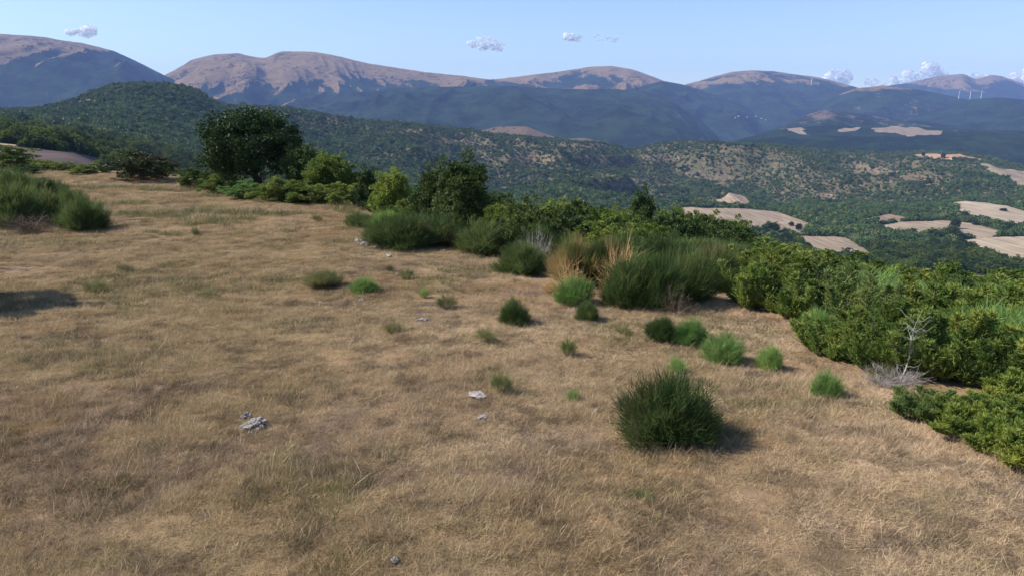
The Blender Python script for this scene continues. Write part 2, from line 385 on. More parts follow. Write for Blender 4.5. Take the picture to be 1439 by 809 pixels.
# ------------------------------------------------------------------ hills and mountains
def ridge(name, pts, Yc, front, back, base, mat, seed, amp=90, spur=900, label=None, n=520, ns=110, patches=(), rough=14, power=1.15):
    P = np.array(pts, float)
    u = np.linspace(P[0, 0], P[-1, 0], n)
    # soft interpolation of the crest line
    v = np.interp(u, P[:, 0], P[:, 1])
    k = np.hanning(max(3, int(n / (P[-1, 0] - P[0, 0]) * 16) | 1)); k /= k.sum(); pad = len(k) // 2
    v = np.convolve(np.pad(v, pad, mode='edge'), k, 'valid')
    cx, _, cz = pix(u, v, Yc); t = cx / Yc
    s = np.concatenate([-(np.linspace(1, 0, ns) ** 1.3), np.linspace(0, 1, ns // 3)[1:] ** 1.2])
    S, Tm = np.meshgrid(s, t, indexing='ij'); CZ = np.broadcast_to(cz, S.shape)
    Y = Yc + np.where(S < 0, S * front, S * back)
    wob = 0.10 * front * fbm(Tm * Yc / 1500, S * 0.0 + seed, 3, seed)
    Y = Y + wob * (1 - S * S) * 0 + wob * 0.0
    X = Tm * Y
    prof = 1 - np.abs(S) ** power
    prof = np.where(S < 0, 0.55 * (1 - np.abs(S)) + 0.45 * (1 - np.abs(S) ** 2), 1 - np.abs(S) ** 1.4)
    Z = base + (CZ - base) * prof
    g = ridged(X / spur + 0.35 * fbm(X / 1400, Y / 1400, 2, seed + 9), Y / (spur * 2.6), 4, seed)
    env = np.clip(np.abs(S) * 3.2, 0.0, 1) * (1 - np.abs(S) ** 3)
    Z = Z + ((g - 0.72) * 4.4 - 0.35) * amp * env + rough * 1.6 * fbm(X / 170, Y / 170, 5, seed + 3, 0.6) * (0.25 + 0.75 * env)
    edge = np.minimum(1, np.minimum(np.arange(n), np.arange(n)[::-1]) / 12.0)[None, :]
    Z = np.where(edge < 1, base + (Z - base) * (edge ** 0.6), Z)
    V = np.stack([X, Y, Z], -1).reshape(-1, 3)
    me = mesh_np(name, V, Q=grid_faces(len(s), n), mats=[mat], smooth_shade=True)
    a = me.attributes.new('gully', 'FLOAT', 'POINT'); a.data.foreach_set('value', g.reshape(-1).astype(np.float32))
    if patches:      # open fields on this hill
        C = V[grid_faces(len(s), n)].mean(1); wx = C[:, 0] + 90 * fbm(C[:, 0] / 90, C[:, 1] / 90, 3, 4); a_ = wx / C[:, 1]; e_ = (C[:, 2] + 9 * fbm(C[:, 0] / 60, C[:, 1] / 60, 3, 5)) / C[:, 1]
        b_ = (e_ * cp + sp) / (cp - e_ * sp); fy = cp + b_ * sp; pu = a_ * fy * F + CU; pv = CV - b_ * F
        mi = np.zeros(len(C), np.int32)
        for j, (poly, pm) in enumerate(patches):
            me.materials.append(pm); mi[inside(pu, pv, np.array(poly, float))] = j + 1
        me.polygons.foreach_set('material_index', mi)
    return link(name, me, kind='structure', label=label)

tan = field_mat('field_tan', (0.27, 0.205, 0.14), (0.35, 0.27, 0.19), ang=0.5)
pale = field_mat('field_pale', (0.33, 0.26, 0.185), (0.42, 0.34, 0.245), ang=1.1)
brown = field_mat('field_brown', (0.22, 0.15, 0.10), (0.30, 0.21, 0.14), ang=0.9)
purple = field_mat('field_purple', (0.075, 0.05, 0.045), (0.12, 0.08, 0.07), ang=1.4)
red = field_mat('field_red', (0.34, 0.21, 0.13), (0.42, 0.27, 0.17), ang=1.4)
BASE = -265
MM = {
 'left': mountain_mat('mount_left', 330, amp=330, xwood=(-4450, -3750, 650)),
 'mid': mountain_mat('mount_mid', 330, amp=260),
 'wood': mountain_mat('mount_wood', 900, amp=250),
 'dome': mountain_mat('mount_dome', 500, amp=200),
 'cap': mountain_mat('mount_cap', 640, amp=180, lowbare=0.36),
 'speck': mountain_mat('mount_speck', 455, amp=200, lowbare=0.40),
 'speck2': mountain_mat('mount_speck2', 120, amp=120, bare=(0.32, 0.24, 0.19), lowbare=0.46),
 'green': mountain_mat('hill_green', 900, amp=100, lowbare=0.33),
 'pale': mountain_mat('hill_pale', -75, amp=40, bare=(0.42, 0.32, 0.25)),
 'far': mountain_mat('mount_far', 640, amp=200),
}
ridge('mountain', [(-420, 60), (-200, 45), (0, 48), (60, 52), (120, 62), (160, 72), (195, 88), (235, 108), (290, 132), (350, 160), (420, 190)], 8000, 3400, 2600, BASE, MM['left'], 101, amp=120, label='bare-topped mountain at the far left')
ridge('mountain', [(120, 150), (180, 128), (240, 102), (270, 84), (300, 77), (335, 75), (355, 80), (372, 82), (395, 72), (440, 73), (480, 80), (520, 90), (560, 96), (600, 102), (650, 107), (700, 114), (760, 122), (840, 135), (920, 160)], 8600, 3600, 2600, BASE, MM['mid'], 202, amp=120, label='long bare-topped mountain left of centre')
ridge('mountain', [(560, 130), (620, 120), (680, 113), (720, 109), (760, 104), (800, 99), (830, 94), (860, 93), (890, 98), (930, 113), (980, 135), (1060, 165)], 9600, 3000, 2600, BASE, MM['dome'], 303, amp=90, label='rounded bare mountain top behind the wooded ridge')
ridge('mountain', [(380, 180), (440, 150), (500, 130), (560, 124), (640, 122), (720, 121), (800, 126), (860, 126), (905, 128), (940, 140), (975, 163), (1010, 192), (1040, 205)], 6700, 2500, 2000, BASE, MM['wood'], 404, amp=85, label='dark wooded mountain face in the middle')
ridge('mountain', [(860, 150), (900, 122), (930, 114), (960, 119), (1000, 132), (1040, 147), (1090, 168), (1140, 190)], 8400, 2500, 2000, BASE, MM['wood'], 505, amp=85, label='dark wooded shoulder right of centre')
ridge('mountain', [(900, 150), (960, 120), (1000, 109), (1030, 101), (1060, 99), (1090, 101), (1150, 109), (1200, 122), (1260, 140), (1330, 165)], 10500, 3600, 2500, BASE, MM['cap'], 606, amp=100, label='domed mountain with a small bare cap')
ridge('mountain', [(1060, 190), (1110, 172), (1150, 150), (1180, 133), (1205, 124), (1240, 121), (1290, 126), (1330, 134), (1380, 146), (1439, 158), (1600, 165)], 8200, 2600, 2000, BASE, MM['speck'], 707, amp=80, label='speckled ridge below the white clouds')
ridge('mountain', [(1140, 140), (1200, 129), (1230, 123), (1270, 118), (1320, 107), (1355, 104), (1370, 112), (1395, 105), (1410, 108), (1439, 118), (1520, 125), (1700, 110), (1900, 130)], 13000, 3600, 2600, BASE, MM['far'], 808, amp=90, label='distant bare-topped mountain at the far right')
ridge('mountain', [(1260, 175), (1330, 150), (1370, 139), (1400, 137), (1439, 140), (1520, 136), (1700, 120), (1900, 130)], 7000, 2300, 2000, BASE, MM['wood'], 909, amp=70, label='green wooded shoulder at the right edge')
ridge('hills', [(1000, 205), (1060, 190), (1100, 178), (1130, 163), (1160, 155), (1190, 158), (1240, 166), (1300, 172), (1360, 178), (1439, 180), (1700, 178)], 5900, 1400, 1500, BASE, MM['speck2'], 111, amp=18, label='low stony brown hill')
brown_pale = field_mat('field_far', (0.24, 0.18, 0.12), (0.32, 0.25, 0.17))
PALEF = [([(1104, 181), (1118, 179), (1128, 182), (1140, 186), (1136, 190), (1122, 188)], brown_pale), ([(1172, 184), (1190, 180), (1206, 180), (1200, 184), (1180, 187)], brown_pale),
         ([(1228, 180), (1262, 177), (1290, 180), (1310, 183), (1332, 184), (1330, 188), (1300, 190), (1285, 192), (1262, 187), (1240, 188), (1230, 187)], brown_pale)]
ridge('hills', [(985, 212), (1040, 196), (1090, 183), (1140, 178), (1180, 177), (1240, 177), (1320, 180), (1380, 183), (1439, 184), (1700, 180)], 4700, 500, 900, BASE, MM['green'], 123, amp=3, rough=5, n=1400, ns=120, patches=PALEF, label='low hill with pale fields')
ridge('hills', [(960, 215), (1040, 200), (1100, 192), (1160, 190), (1220, 192), (1280, 193), (1330, 189), (1380, 186), (1439, 187), (1550, 182), (1800, 175)], 4000, 800, 900, BASE, MM['green'], 131, amp=10, rough=16, label='dark green wooded hill behind the scrub hill')
ridge('hills', [(610, 200), (650, 189), (680, 183), (700, 178), (740, 178), (765, 188), (790, 196), (820, 194), (860, 202), (900, 215)], 3500, 450, 700, BASE, mountain_mat('hill_field', -400, bare=(0.36, 0.26, 0.19), amp=40), 141, amp=1, rough=2, n=160, label='pale grassy knoll behind the wooded ridge')

# ------------------------------------------------------------------ haze
def make_haze():
    x, y0, y1, z0, z1 = 16400.0, -1600.0, 16800.0, -263.5, 1120.0
    V = [(-x, y0, z0), (x, y0, z0), (x, y1, z0), (-x, y1, z0), (-x, y0, z1), (x, y0, z1), (x, y1, z1), (-x, y1, z1)]
    Q = [(0, 3, 2, 1), (4, 5, 6, 7), (0, 1, 5, 4), (1, 2, 6, 5), (2, 3, 7, 6), (3, 0, 4, 7)]
    m = bpy.data.materials.new('haze_air'); m.use_nodes = True; nt = m.node_tree
    nt.nodes.remove(nt.nodes['Principled BSDF'])
    pv = nt.nodes.new('ShaderNodeVolumePrincipled'); pv.inputs['Density'].default_value = HAZE_DENS
    pv.inputs['Color'].default_value = HAZE_COL; pv.inputs['Anisotropy'].default_value = 0.0
    nt.links.new(pv.outputs[0], nt.nodes['Material Output'].inputs['Volume'])
    link('haze', mesh_np('haze', V, Q=Q, mats=[m]), kind='stuff', label='pale blue haze over the far hills')
make_haze()

# ------------------------------------------------------------------ plant builders (numpy blades)
def blades(base, direc, length, width, seg=1, droop=0.0, rng=RNG, tipw=0.15, bias=None):
    """flat tapering blades: seg quads and a pointed tip; arrays of N"""
    n = len(base); d = direc / np.linalg.norm(direc, axis=1, keepdims=True)
    r = rng.normal(size=(n, 3)); side = np.cross(d, r); side /= np.linalg.norm(side, axis=1, keepdims=True) + 1e-9
    V = []; K = seg + 1
    for i in range(K + 1):
        s = i / K; p = base + d * (length[:, None] * s)
        p = p + np.array([0, 0, -1.0]) * (droop * length * s * s)[:, None]
        if bias is not None: p = p + bias * (length * s * s)[:, None]
        wd = width * (1 - (1 - tipw) * s * 0.8)
        if i < K: V.append(p - side * wd[:, None] / 2); V.append(p + side * wd[:, None] / 2)
        else: V.append(p)
    m = 2 * K + 1; V = np.stack(V, 1).reshape(-1, 3); b = np.arange(n)[:, None] * m
    Q = []
    for i in range(K - 1): Q.append(b + np.array([[2 * i, 2 * i + 1, 2 * i + 3, 2 * i + 2]]))
    Q = np.stack(Q, 1).reshape(-1, 4) if Q else np.zeros((0, 4), int)
    T = (b + np.array([[2 * (K - 1), 2 * (K - 1) + 1, 2 * K]])).reshape(-1, 3)
    return V, Q, T

def join(parts):
    V = []; Q = []; T = []; o = 0
    for v, q, t in parts:
        V.append(v); 
        if len(q): Q.append(np.asarray(q) + o)
        if len(t): T.append(np.asarray(t) + o)
        o += len(v)
    return np.concatenate(V), (np.concatenate(Q) if Q else np.zeros((0, 4), int)), (np.concatenate(T) if T else np.zeros((0, 3), int))

def tube(path, rad, k=6):
    path = np.asarray(path, float); n = len(path); V = []
    for i in range(n):
        d = path[min(i + 1, n - 1)] - path[max(i - 1, 0)]; d /= np.linalg.norm(d) + 1e-9
        a = np.cross(d, [0.3, 0.9, 0.1]); a /= np.linalg.norm(a) + 1e-9; b = np.cross(d, a)
        ang = np.arange(k) / k * 2 * pi
        V.append(path[i] + rad[i] * (np.cos(ang)[:, None] * a + np.sin(ang)[:, None] * b))
    V = np.concatenate(V); Q = []
    for i in range(n - 1):
        for j in range(k): Q.append((i * k + j, i * k + (j + 1) % k, (i + 1) * k + (j + 1) % k, (i + 1) * k + j))
    return V, np.array(Q), np.zeros((0, 3), int)

def dirs(theta, phi):
    return np.stack([np.sin(theta) * np.cos(phi), np.sin(theta) * np.sin(phi), np.cos(theta)], -1)

def broom_meshes(seed, tufts=430, twigs=21, tight=1.0, spread=1.5, loose=0.36):
    """unit Spanish broom: rounded brush of thin green twigs, radius about 0.5, height 0.74"""
    r = np.random.default_rng(seed)
    th = np.arccos(1 - r.random(tufts) * (1 - cos(spread))); ph = r.random(tufts) * 2 * pi
    rr = r.uniform(0.35, 1.0, tufts) ** 0.5
    lump = 1 + 0.13 * np.sin(3 * ph + seed) * np.sin(th * 2) + 0.10 * np.sin(5 * ph + 2.1 * seed) + 0.10 * np.sin(6 * th + 4 * ph + seed) + r.normal(size=tufts) * 0.09
    D = dirs(th, ph); C = D * (rr * lump)[:, None] * np.array([0.44, 0.44, 0.55])
    C[:, 2] = np.maximum(C[:, 2], 0.04)
    foot = np.stack([C[:, 0] * 0.25, C[:, 1] * 0.25, 0 * C[:, 0]], -1)
    sv = blades(foot, C - foot, np.linalg.norm(C - foot, axis=1) * 1.0, np.full(tufts, 0.010), seg=2, rng=r)
    n = tufts * twigs; ci = np.repeat(np.arange(tufts), twigs)
    base = C[ci] + r.normal(size=(n, 3)) * 0.035 - D[ci] * 0.04
    base[:, 2] = np.maximum(base[:, 2], 0.0)
    td = D + r.normal(size=(tufts, 3)) * 0.25
    dd = td[ci] * np.array([0.7, 0.7, 0.5]) + np.array([0.0, 0, 0.6]) + r.normal(size=(n, 3)) * loose
    L = r.uniform(0.10, 0.24, n) * tight
    fv = blades(base, dd, L, np.full(n, 0.0068), seg=1, rng=r)
    return mesh_np('broom_foliage', *fv), mesh_np('broom_stems', *sv)

def juniper_meshes(seed, leaders=17, low=False):
    """unit juniper: a ragged group of upswept plumes, radius about 0.5, height about 0.95"""
    r = np.random.default_rng(seed); parts = []; wood = []
    for k in range(leaders):
        a = r.random() * 2 * pi; q = 0.5 * r.random() ** 0.55 if k else 0
        H = r.uniform(0.45, 1.0) * (1 - 0.75 * q) * (0.6 if low else 1)
        foot = np.array([cos(a) * q * 0.55, sin(a) * q * 0.55, 0.0])
        out = q * r.uniform(0.5, 1.0) * (1.3 if low else 0.9); tip = foot + np.array([cos(a) * out, sin(a) * out, H])
        m0 = 20; s = np.linspace(0.06, 1, m0); path = foot + (tip - foot) * s[:, None]
        path[:, 2] = H * (0.35 * s + 0.65 * s ** 1.6); path[:, 0] += 0.02 * np.sin(s * 7 + k); path[:, 1] += 0.02 * np.cos(s * 6 + k)
        wood.append(tube(path[::3], np.linspace(0.02, 0.004, len(path[::3])), 4))
        ax = (tip - foot); ax /= np.linalg.norm(ax); nb = 6
        for j, p in enumerate(path):
            ph = r.random(nb) * 2 * pi
            D = np.stack([np.cos(ph), np.sin(ph), r.uniform(0.1, 0.5, nb)], -1) + ax * r.uniform(0.3, 0.9); D /= np.linalg.norm(D, axis=1, keepdims=True)
            Lb = (0.21 * (1 - s[j]) ** 0.8 + 0.05) * r.uniform(0.5, 1.3, nb)
            m = 12; ss = np.linspace(0.12, 1, m)
            B = (p + D[:, None, :] * (Lb[:, None] * ss)[:, :, None]).reshape(-1, 3)
            B[:, 2] += 0.16 * (np.tile(ss, nb) ** 2) * np.repeat(Lb, m)
            DD = np.repeat(D, m, 0) + r.normal(size=(nb * m, 3)) * 0.45 + np.array([0, 0, 0.25])
            parts.append(blades(B, DD, r.uniform(0.03, 0.065, nb * m), np.full(nb * m, 0.014), seg=1, rng=r, tipw=0.3))
    f = join(parts); wv = join(wood); f[0][:, 2] = np.maximum(f[0][:, 2], 0.02)
    return mesh_np('juniper_foliage', *f), mesh_np('juniper_stems', *wv)

def crown_mesh(seed, clumps=230, leaves=46, size=0.055, shape=(0.5, 0.5, 0.42), zc=0.55, ragged=0.28, lw=0.7, name='crown', hollow=0.45):
    """unit-high tree crown of leaf clusters on an uneven volume with gaps"""
    r = np.random.default_rng(seed)
    th = np.arccos(r.uniform(-0.82, 1, clumps)); ph = r.random(clumps) * 2 * pi
    rad = r.uniform(hollow, 1, clumps) ** 0.55
    lob = 1 + ragged * (np.sin(2.3 * ph + seed) * np.sin(2.9 * th + 1.3 * seed) + 0.6 * np.sin(5.1 * ph + th * 4 + seed))
    C = dirs(th, ph) * (rad * lob)[:, None] * np.array(shape); C[:, 2] += zc
    n = clumps * leaves; ci = np.repeat(np.arange(clumps), leaves)
    cs = r.uniform(0.05, 0.105, clumps)
    off = r.normal(size=(n, 3)); off /= np.linalg.norm(off, axis=1, keepdims=True); off *= (r.random(n) ** 0.45 * cs[ci])[:, None]; off[:, 2] *= 0.65
    P = C[ci] + off
    d = off / (np.linalg.norm(off, axis=1, keepdims=True) + 1e-6) + r.normal(size=(n, 3)) * 0.8 + np.array([0, 0, 0.15])
    v = blades(P, d, r.uniform(0.7, 1.3, n) * size, r.uniform(0.7, 1.2, n) * size * lw, seg=1, rng=r, tipw=0.8)
    return mesh_np(name, *v)

def trunk_mesh(seed, h=0.55, r0=0.035, limbs=9, spread=0.34, name='trunk'):
    r = np.random.default_rng(seed); parts = []
    s = np.linspace(0, 1, 7); path = np.stack([0.025 * np.sin(s * 4 + seed), 0.025 * np.cos(s * 5 + seed) - 0.025, s * h], -1)
    path[0, 2] = -0.03
    parts.append(tube(path, r0 * (1.25 - s) + 0.004, 8))
    for k in range(limbs):
        a = r.random() * 2 * pi; z = r.uniform(0.3, 0.95); b = path[int(z * 6)]
        L = spread * r.uniform(0.6, 1.1); e = np.linspace(0, 1, 6)[:, None]
        d = np.array([cos(a) * L, sin(a) * L, L * r.uniform(0.35, 1.0)])
        p = b + d * e + np.array([0, 0, 0.05]) * np.sin(e * 3) + r.normal(size=(6, 3)) * 0.008; p[0] = b
        parts.append(tube(p, np.linspace(r0 * 0.5, 0.003, 6), 5))
    return mesh_np(name, *join(parts), smooth_shade=True)

def bare_branches(seed, n=40, size=1.0, name='branches', flat=0.5, sub=5, rad=0.012):
    r = np.random.default_rng(seed); parts = []
    for k in range(n):
        a = r.random() * 2 * pi; el = r.uniform(0.05, 1.2) * flat; L = size * r.uniform(0.35, 1.0)
        d = np.array([cos(a) * cos(el), sin(a) * cos(el), sin(el)]); e = np.linspace(0, 1, 7)[:, None]
        p = r.normal(size=3) * 0.03 * np.array([1, 1, 0]) + d * L * e + r.normal(size=(7, 3)) * 0.03 * L * e
        parts.append(tube(p, np.linspace(rad * size, rad * 0.25 * size, 7), 4))
        for j in range(sub):
            i = r.integers(2, 6); d2 = d + r.normal(size=3) * 0.7; d2 /= np.linalg.norm(d2)
            L2 = L * r.uniform(0.15, 0.4); q = p[i] + d2 * L2 * np.linspace(0, 1, 4)[:, None] + r.normal(size=(4, 3)) * 0.015 * L; q[0] = p[i]
            parts.append(tube(q, np.linspace(rad * 0.45 * size, rad * 0.15 * size, 4), 3))
    return mesh_np(name, *join(parts))

def with_mat(me, mat):
    c = me.copy(); c.materials.clear(); c.materials.append(mat); return c

_cache = {}
def cm(me, key):
    k = (me.name, key)
    if k not in _cache: _cache[k] = with_mat(me, M[key])
    return _cache[k]

BROOM = [broom_meshes(11), broom_meshes(12, 460, 15, 1.1), broom_meshes(13, 380, 18, 1.0, 1.45), broom_meshes(14, 400, 16, 1.2, 1.35)]
TUFT = [broom_meshes(31, 90, 14, 1.4, 1.2), broom_meshes(32, 70, 14, 1.6, 1.1)]
JUNI = [juniper_meshes(41), juniper_meshes(42, 14), juniper_meshes(43, 19), juniper_meshes(44, 18, True)]
LEAFY = [crown_mesh(51, 190, 56, 0.038, (0.5, 0.5, 0.48), 0.46), crown_mesh(52, 170, 60, 0.038, (0.46, 0.5, 0.5), 0.48, 0.35), crown_mesh(53, 200, 54, 0.036, (0.55, 0.5, 0.42), 0.42, 0.3)]
TREES = [crown_mesh(61, 380, 80, 0.022, (0.52, 0.5, 0.43), 0.55, 0.10, hollow=0.25), crown_mesh(62, 260, 60, 0.033, (0.42, 0.42, 0.44), 0.54, 0.25), crown_mesh(63, 240, 60, 0.033, (0.36, 0.38, 0.46), 0.52, 0.3)]
TRUNKS = [trunk_mesh(71), trunk_mesh(72, 0.6), trunk_mesh(73, 0.62, 0.03)]
SHRUBST = trunk_mesh(74, 0.3, 0.02, 12, 0.3, 'stems')

def plant(name, fol, stem, mat, stemmat, loc, W, Hh, rz, label, cat, group=None, fname='foliage', sname='stems'):
    """a shrub or tree: a foot (Empty) carrying its foliage and its woody stems"""
    root = link(name, None, label=label, cat=cat, group=group, loc=loc, rz=rz)
    root.empty_display_size = 0.3
    k = random.uniform(0.88, 1.12); S3 = (W * k, W / k, Hh)
    f = link(fname, cm(fol, mat), parent=root, sc=S3); st = link(sname, cm(stem, stemmat), parent=root, sc=S3)
    root.rotation_euler = (random.uniform(-.08, .08), random.uniform(-.08, .08), rz)
    return root

def place(u, v, far=False):
    h = ground_hit(u, v)
    if not far and h:
        ye = float(np.interp(h[0] / h[1], ET, EY))
        if h[1] > ye + 9:       # a foot hidden behind the rim
            y = ye + 4.0; x = h[0] / h[1] * y; return x, y, float(height(x, y))
    return h
def size_at(px, Y): return px * Y / F

used = []
def broom(u, v, wpx, hpx, label, mat='broom', var=None, kind='broom', group=None, name='broom_shrub', cat='shrub'):
    x, y, z = place(u, v); W = size_at(wpx, y); Hh = size_at(hpx, y)
    b = (TUFT if kind == 'tuft' else BROOM); i = (len(used) if var is None else var) % len(b); used.append((x, y, W))
    # the foot stands half the plant's depth behind its nearest visible edge
    k = W * 0.36; x, y = x + x / y * k, y + k; z = float(height(x, y))
    return plant(name, *b[i], mat, 'twig_brown', (x, y, z - 0.03), W / 0.98, Hh / 0.74, random.uniform(0, 6.28), label, cat, group)

def juniper(u, v, wpx, hpx, label, mat='juniper', var=None, group=None):
    x, y, z = place(u, v); W = size_at(wpx, y); Hh = size_at(hpx, y); i = (len(used) if var is None else var) % 4; used.append((x, y, W))
    k = W * 0.36; x, y = x + x / y * k, y + k; z = float(height(x, y))
    return plant('juniper_shrub', *JUNI[i], mat, 'bark', (x, y, z - 0.04), W / 1.0, Hh / (0.95 if i < 3 else 0.62), random.uniform(0, 6.28), label, 'shrub', group)

def tree(u, v, wpx, hpx, label, mat='leaf_green', var=0, Y=None, group=None, name='broadleaf_tree', cat='tree', far=False):
    if Y is None:
        x, y, z = place(u, v, far)
        zz = float(pix(u, v, y)[2])
        if zz > z + 0.3 and not far: Y = y
    else:
        x, y, _ = pix(u, v, Y); x = float(x); y = float(Y); z = float(height(x, y))
    W = size_at(wpx, y); Hh = size_at(hpx, y)
    if Y is not None:      # tall enough to reach the height it shows in the picture from its own ground
        zt = float(pix(u, v - hpx, y)[2]); Hh = max(1.5, zt - z)
    used.append((x, y, W))
    return plant(name, TREES[var], TRUNKS[var], mat, 'bark', (x, y, z - 0.1), W / (1.05, 0.9, 0.8)[var], Hh / 0.99, random.uniform(0, 6.28), label, cat, group, 'crown', 'trunk')

def leafy(u, v, wpx, hpx, label, mat='leaf_green', var=None, Y=None, group=None, name='leafy_bush', far=False):
    if Y is None:
        x, y, z = place(u, v, far)
        zz = float(pix(u, v, y)[2])
        if zz > z + 0.3 and not far: Y = y
    else:
        x, y, _ = pix(u, v, Y); x = float(x); y = float(Y); z = float(height(x, y))
    W = size_at(wpx, y); Hh = size_at(hpx, y)
    if Y is not None:
        zt = float(pix(u, v - hpx, y)[2]); Hh = max(0.8, zt - z)
    i = (len(used) if var is None else var) % 3; used.append((x, y, W))
    return plant(name, LEAFY[i], SHRUBST, mat, 'bark', (x, y, z - 0.05), W, Hh / 0.95, random.uniform(0, 6.28), label, 'bush', group)

# ------------------------------------------------------------------ foreground brooms and tufts
broom(938, 634, 158, 122, 'large round dark green broom standing alone in the dry grass, foreground right', var=0)
broom(722, 458, 48, 42, 'small dense dark green broom alone in the middle of the meadow', var=1)
broom(1016, 514, 72, 46, 'bright green broom, widest of the row behind the large round broom', 'broom_bright', var=2)
broom(928, 484, 48, 42, 'small mid green broom at the left end of the short row', 'broom', var=3)
broom(970, 488, 58, 42, 'mid green broom between two others in the short row', 'broom_bright', var=0)
broom(1081, 522, 44, 42, 'light green broom at the right end of the short row', 'broom_bright', var=1)
broom(1160, 562, 46, 46, 'small bright green broom alone near the juniper thicket', 'broom_bright', var=2)
broom(952, 530, 42, 32, 'pale green tuft right behind the large round broom', 'broom_bright', kind='tuft')
broom(797, 503, 30, 36, 'narrow grey-green tuft in front of the dark broom clump', 'broom', kind='tuft', var=0)
broom(804, 566, 30, 24, 'tiny lime green tuft left of the large round broom', 'broom_bright', kind='tuft', var=1)
broom(705, 556, 38, 42, 'loose light green tuft just above the flat white stone', 'broom_pale', kind='tuft', var=0)
broom(683, 484, 42, 24, 'yellow-green tuft left of the small dense dark broom', 'broom_pale', kind='tuft', var=1)
broom(455, 408, 54, 28, 'olive green tuft, left one of a pair in mid meadow', 'broom_pale', kind='broom', var=3)
broom(513, 414, 42, 26, 'bright green tuft, right one of a pair in mid meadow', 'broom_bright', kind='broom', var=0)
broom(571, 394, 24, 20, 'small green tuft below the pile of grey stones', 'broom_pale', kind='tuft')
broom(596, 420, 18, 18, 'very small green tuft between two larger ones', 'broom_bright', kind='tuft')
broom(628, 436, 36, 28, 'sparse green tuft with pale grass round its foot', 'broom_pale', kind='tuft')
broom(548, 382, 14, 12, 'smallest pale green tuft beside the grey stones', 'broom_pale', kind='tuft')
broom(552, 470, 30, 20, 'faint yellowish tuft alone in brown grass', 'broom_pale', kind='tuft')
broom(178, 384, 34, 14, 'low faded green tuft on the left of the meadow', 'broom_pale', kind='tuft')
broom(137, 414, 42, 20, 'low olive tuft beside the dark shadow on the left', 'broom_pale', kind='tuft')
broom(275, 332, 16, 14, 'tiny green sprout in the middle of the left meadow', 'broom_pale', kind='tuft')
broom(193, 302, 14, 8, 'tiny dark sprout right of the round left broom', 'broom_pale', kind='tuft')
broom(876, 474, 34, 18, 'low pale green tuft below the dark broom clump', 'broom_pale', kind='tuft')
broom(905, 708, 46, 16, 'flattened yellow-green tuft under the large round broom', 'broom_pale', kind='tuft')
broom(447, 312, 22, 10, 'tiny dark sprout in the upper meadow', 'broom_pale', kind='tuft')
broom(290, 418, 40, 10, 'low yellow-green patch of weeds in the left meadow', 'broom_pale', kind='tuft')
# left clump
broom(118, 326, 76, 54, 'round green broom at the right end of the left clump', 'broom', var=2)
for (u, v, w_, h_, lb) in [(18, 322, 90, 72, 'tall dark broom at the left edge with bare lower twigs'), (66, 316, 76, 56, 'dark broom in the middle of the left clump'),
                         (100, 302, 56, 40, 'low dark broom behind the round left one'), (20, 286, 90, 52, 'broom at the back of the left clump'),
                         (66, 284, 60, 36, 'small broom at the back of the left clump')]:
    broom(u, v, w_, h_, lb, 'broom')
tree(-128, 432, 190, 190, 'tree just outside the left side whose shadow falls into view', 'leaf_dark', 1)
# belt in the middle
belt = [(508, 322, 46, 20, 'low light broom at the left tip of the broom belt', 'broom'), (545, 350, 60, 46, 'broom behind the grey stones at the start of the belt', 'broom'),
        (572, 353, 70, 50, 'broad dark broom second in the belt front', 'broom'), (622, 348, 80, 46, 'dark broom with bare sandy gap under it', 'broom'),
        (596, 336, 70, 40, 'broom in the second row of the belt', 'broom'), (650, 338, 80, 44, 'light-topped broom in the second row of the belt', 'broom_bright'),
        (684, 362, 78, 48, 'rounded broom at the right of the belt front', 'broom'), (704, 346, 80, 42, 'broom behind the rounded one of the belt', 'broom'),
        (560, 322, 70, 28, 'flat light green broom at the back left of the belt', 'broom_bright'), (612, 318, 70, 26, 'flat broom at the back centre of the belt', 'broom_bright'),
        (735, 388, 62, 46, 'broom with bare grey twigs at its foot left of the dark clump', 'broom'), (758, 372, 80, 54, 'broom behind the bare-footed one', 'broom'),
        (676, 324, 60, 24, 'small broom at the back right of the belt', 'broom')]
for (u, v, w_, h_, lb, mt) in belt: broom(u, v, w_ * 1.28, h_ * 1.1, lb, mt)
# the big dark clump
clump = [(808, 404, 86, 80, 'yellowish half-dead broom at the left of the dark clump', 'broom_yellow'), (850, 404, 84, 80, 'tall yellow-brown broom in the dark clump', 'broom_yellow'),
         (884, 436, 92, 80, 'tall dark broom in the front of the clump', 'broom'), (925, 438, 92, 84, 'darkest tall broom in the front of the clump', 'broom'),
         (968, 430, 86, 84, 'tall broom with bare twisted stems over its own shadow', 'broom'), (1004, 410, 84, 72, 'green broom at the right end of the clump', 'broom'),
         (880, 392, 100, 70, 'broom in the second row of the clump beside the dead orange one', 'broom'), (935, 390, 90, 66, 'broom in the second row behind the darkest one', 'broom'),
         (985, 386, 90, 56, 'broom in the second row at the clump right', 'broom'), (900, 362, 90, 46, 'broom at the back of the clump', 'broom_bright'),
         (960, 360, 90, 44, 'broom at the back right of the clump', 'broom'), (815, 368, 80, 40, 'broom at the back left of the clump', 'broom'),
         (806, 432, 56, 48, 'bright green broom at the foot of the yellowish one', 'broom_bright'), (826, 452, 34, 34, 'slim green broom lowest in front of the clump', 'broom')]
for (u, v, w_, h_, lb, mt) in clump: broom(u, v, w_, h_, lb, mt)

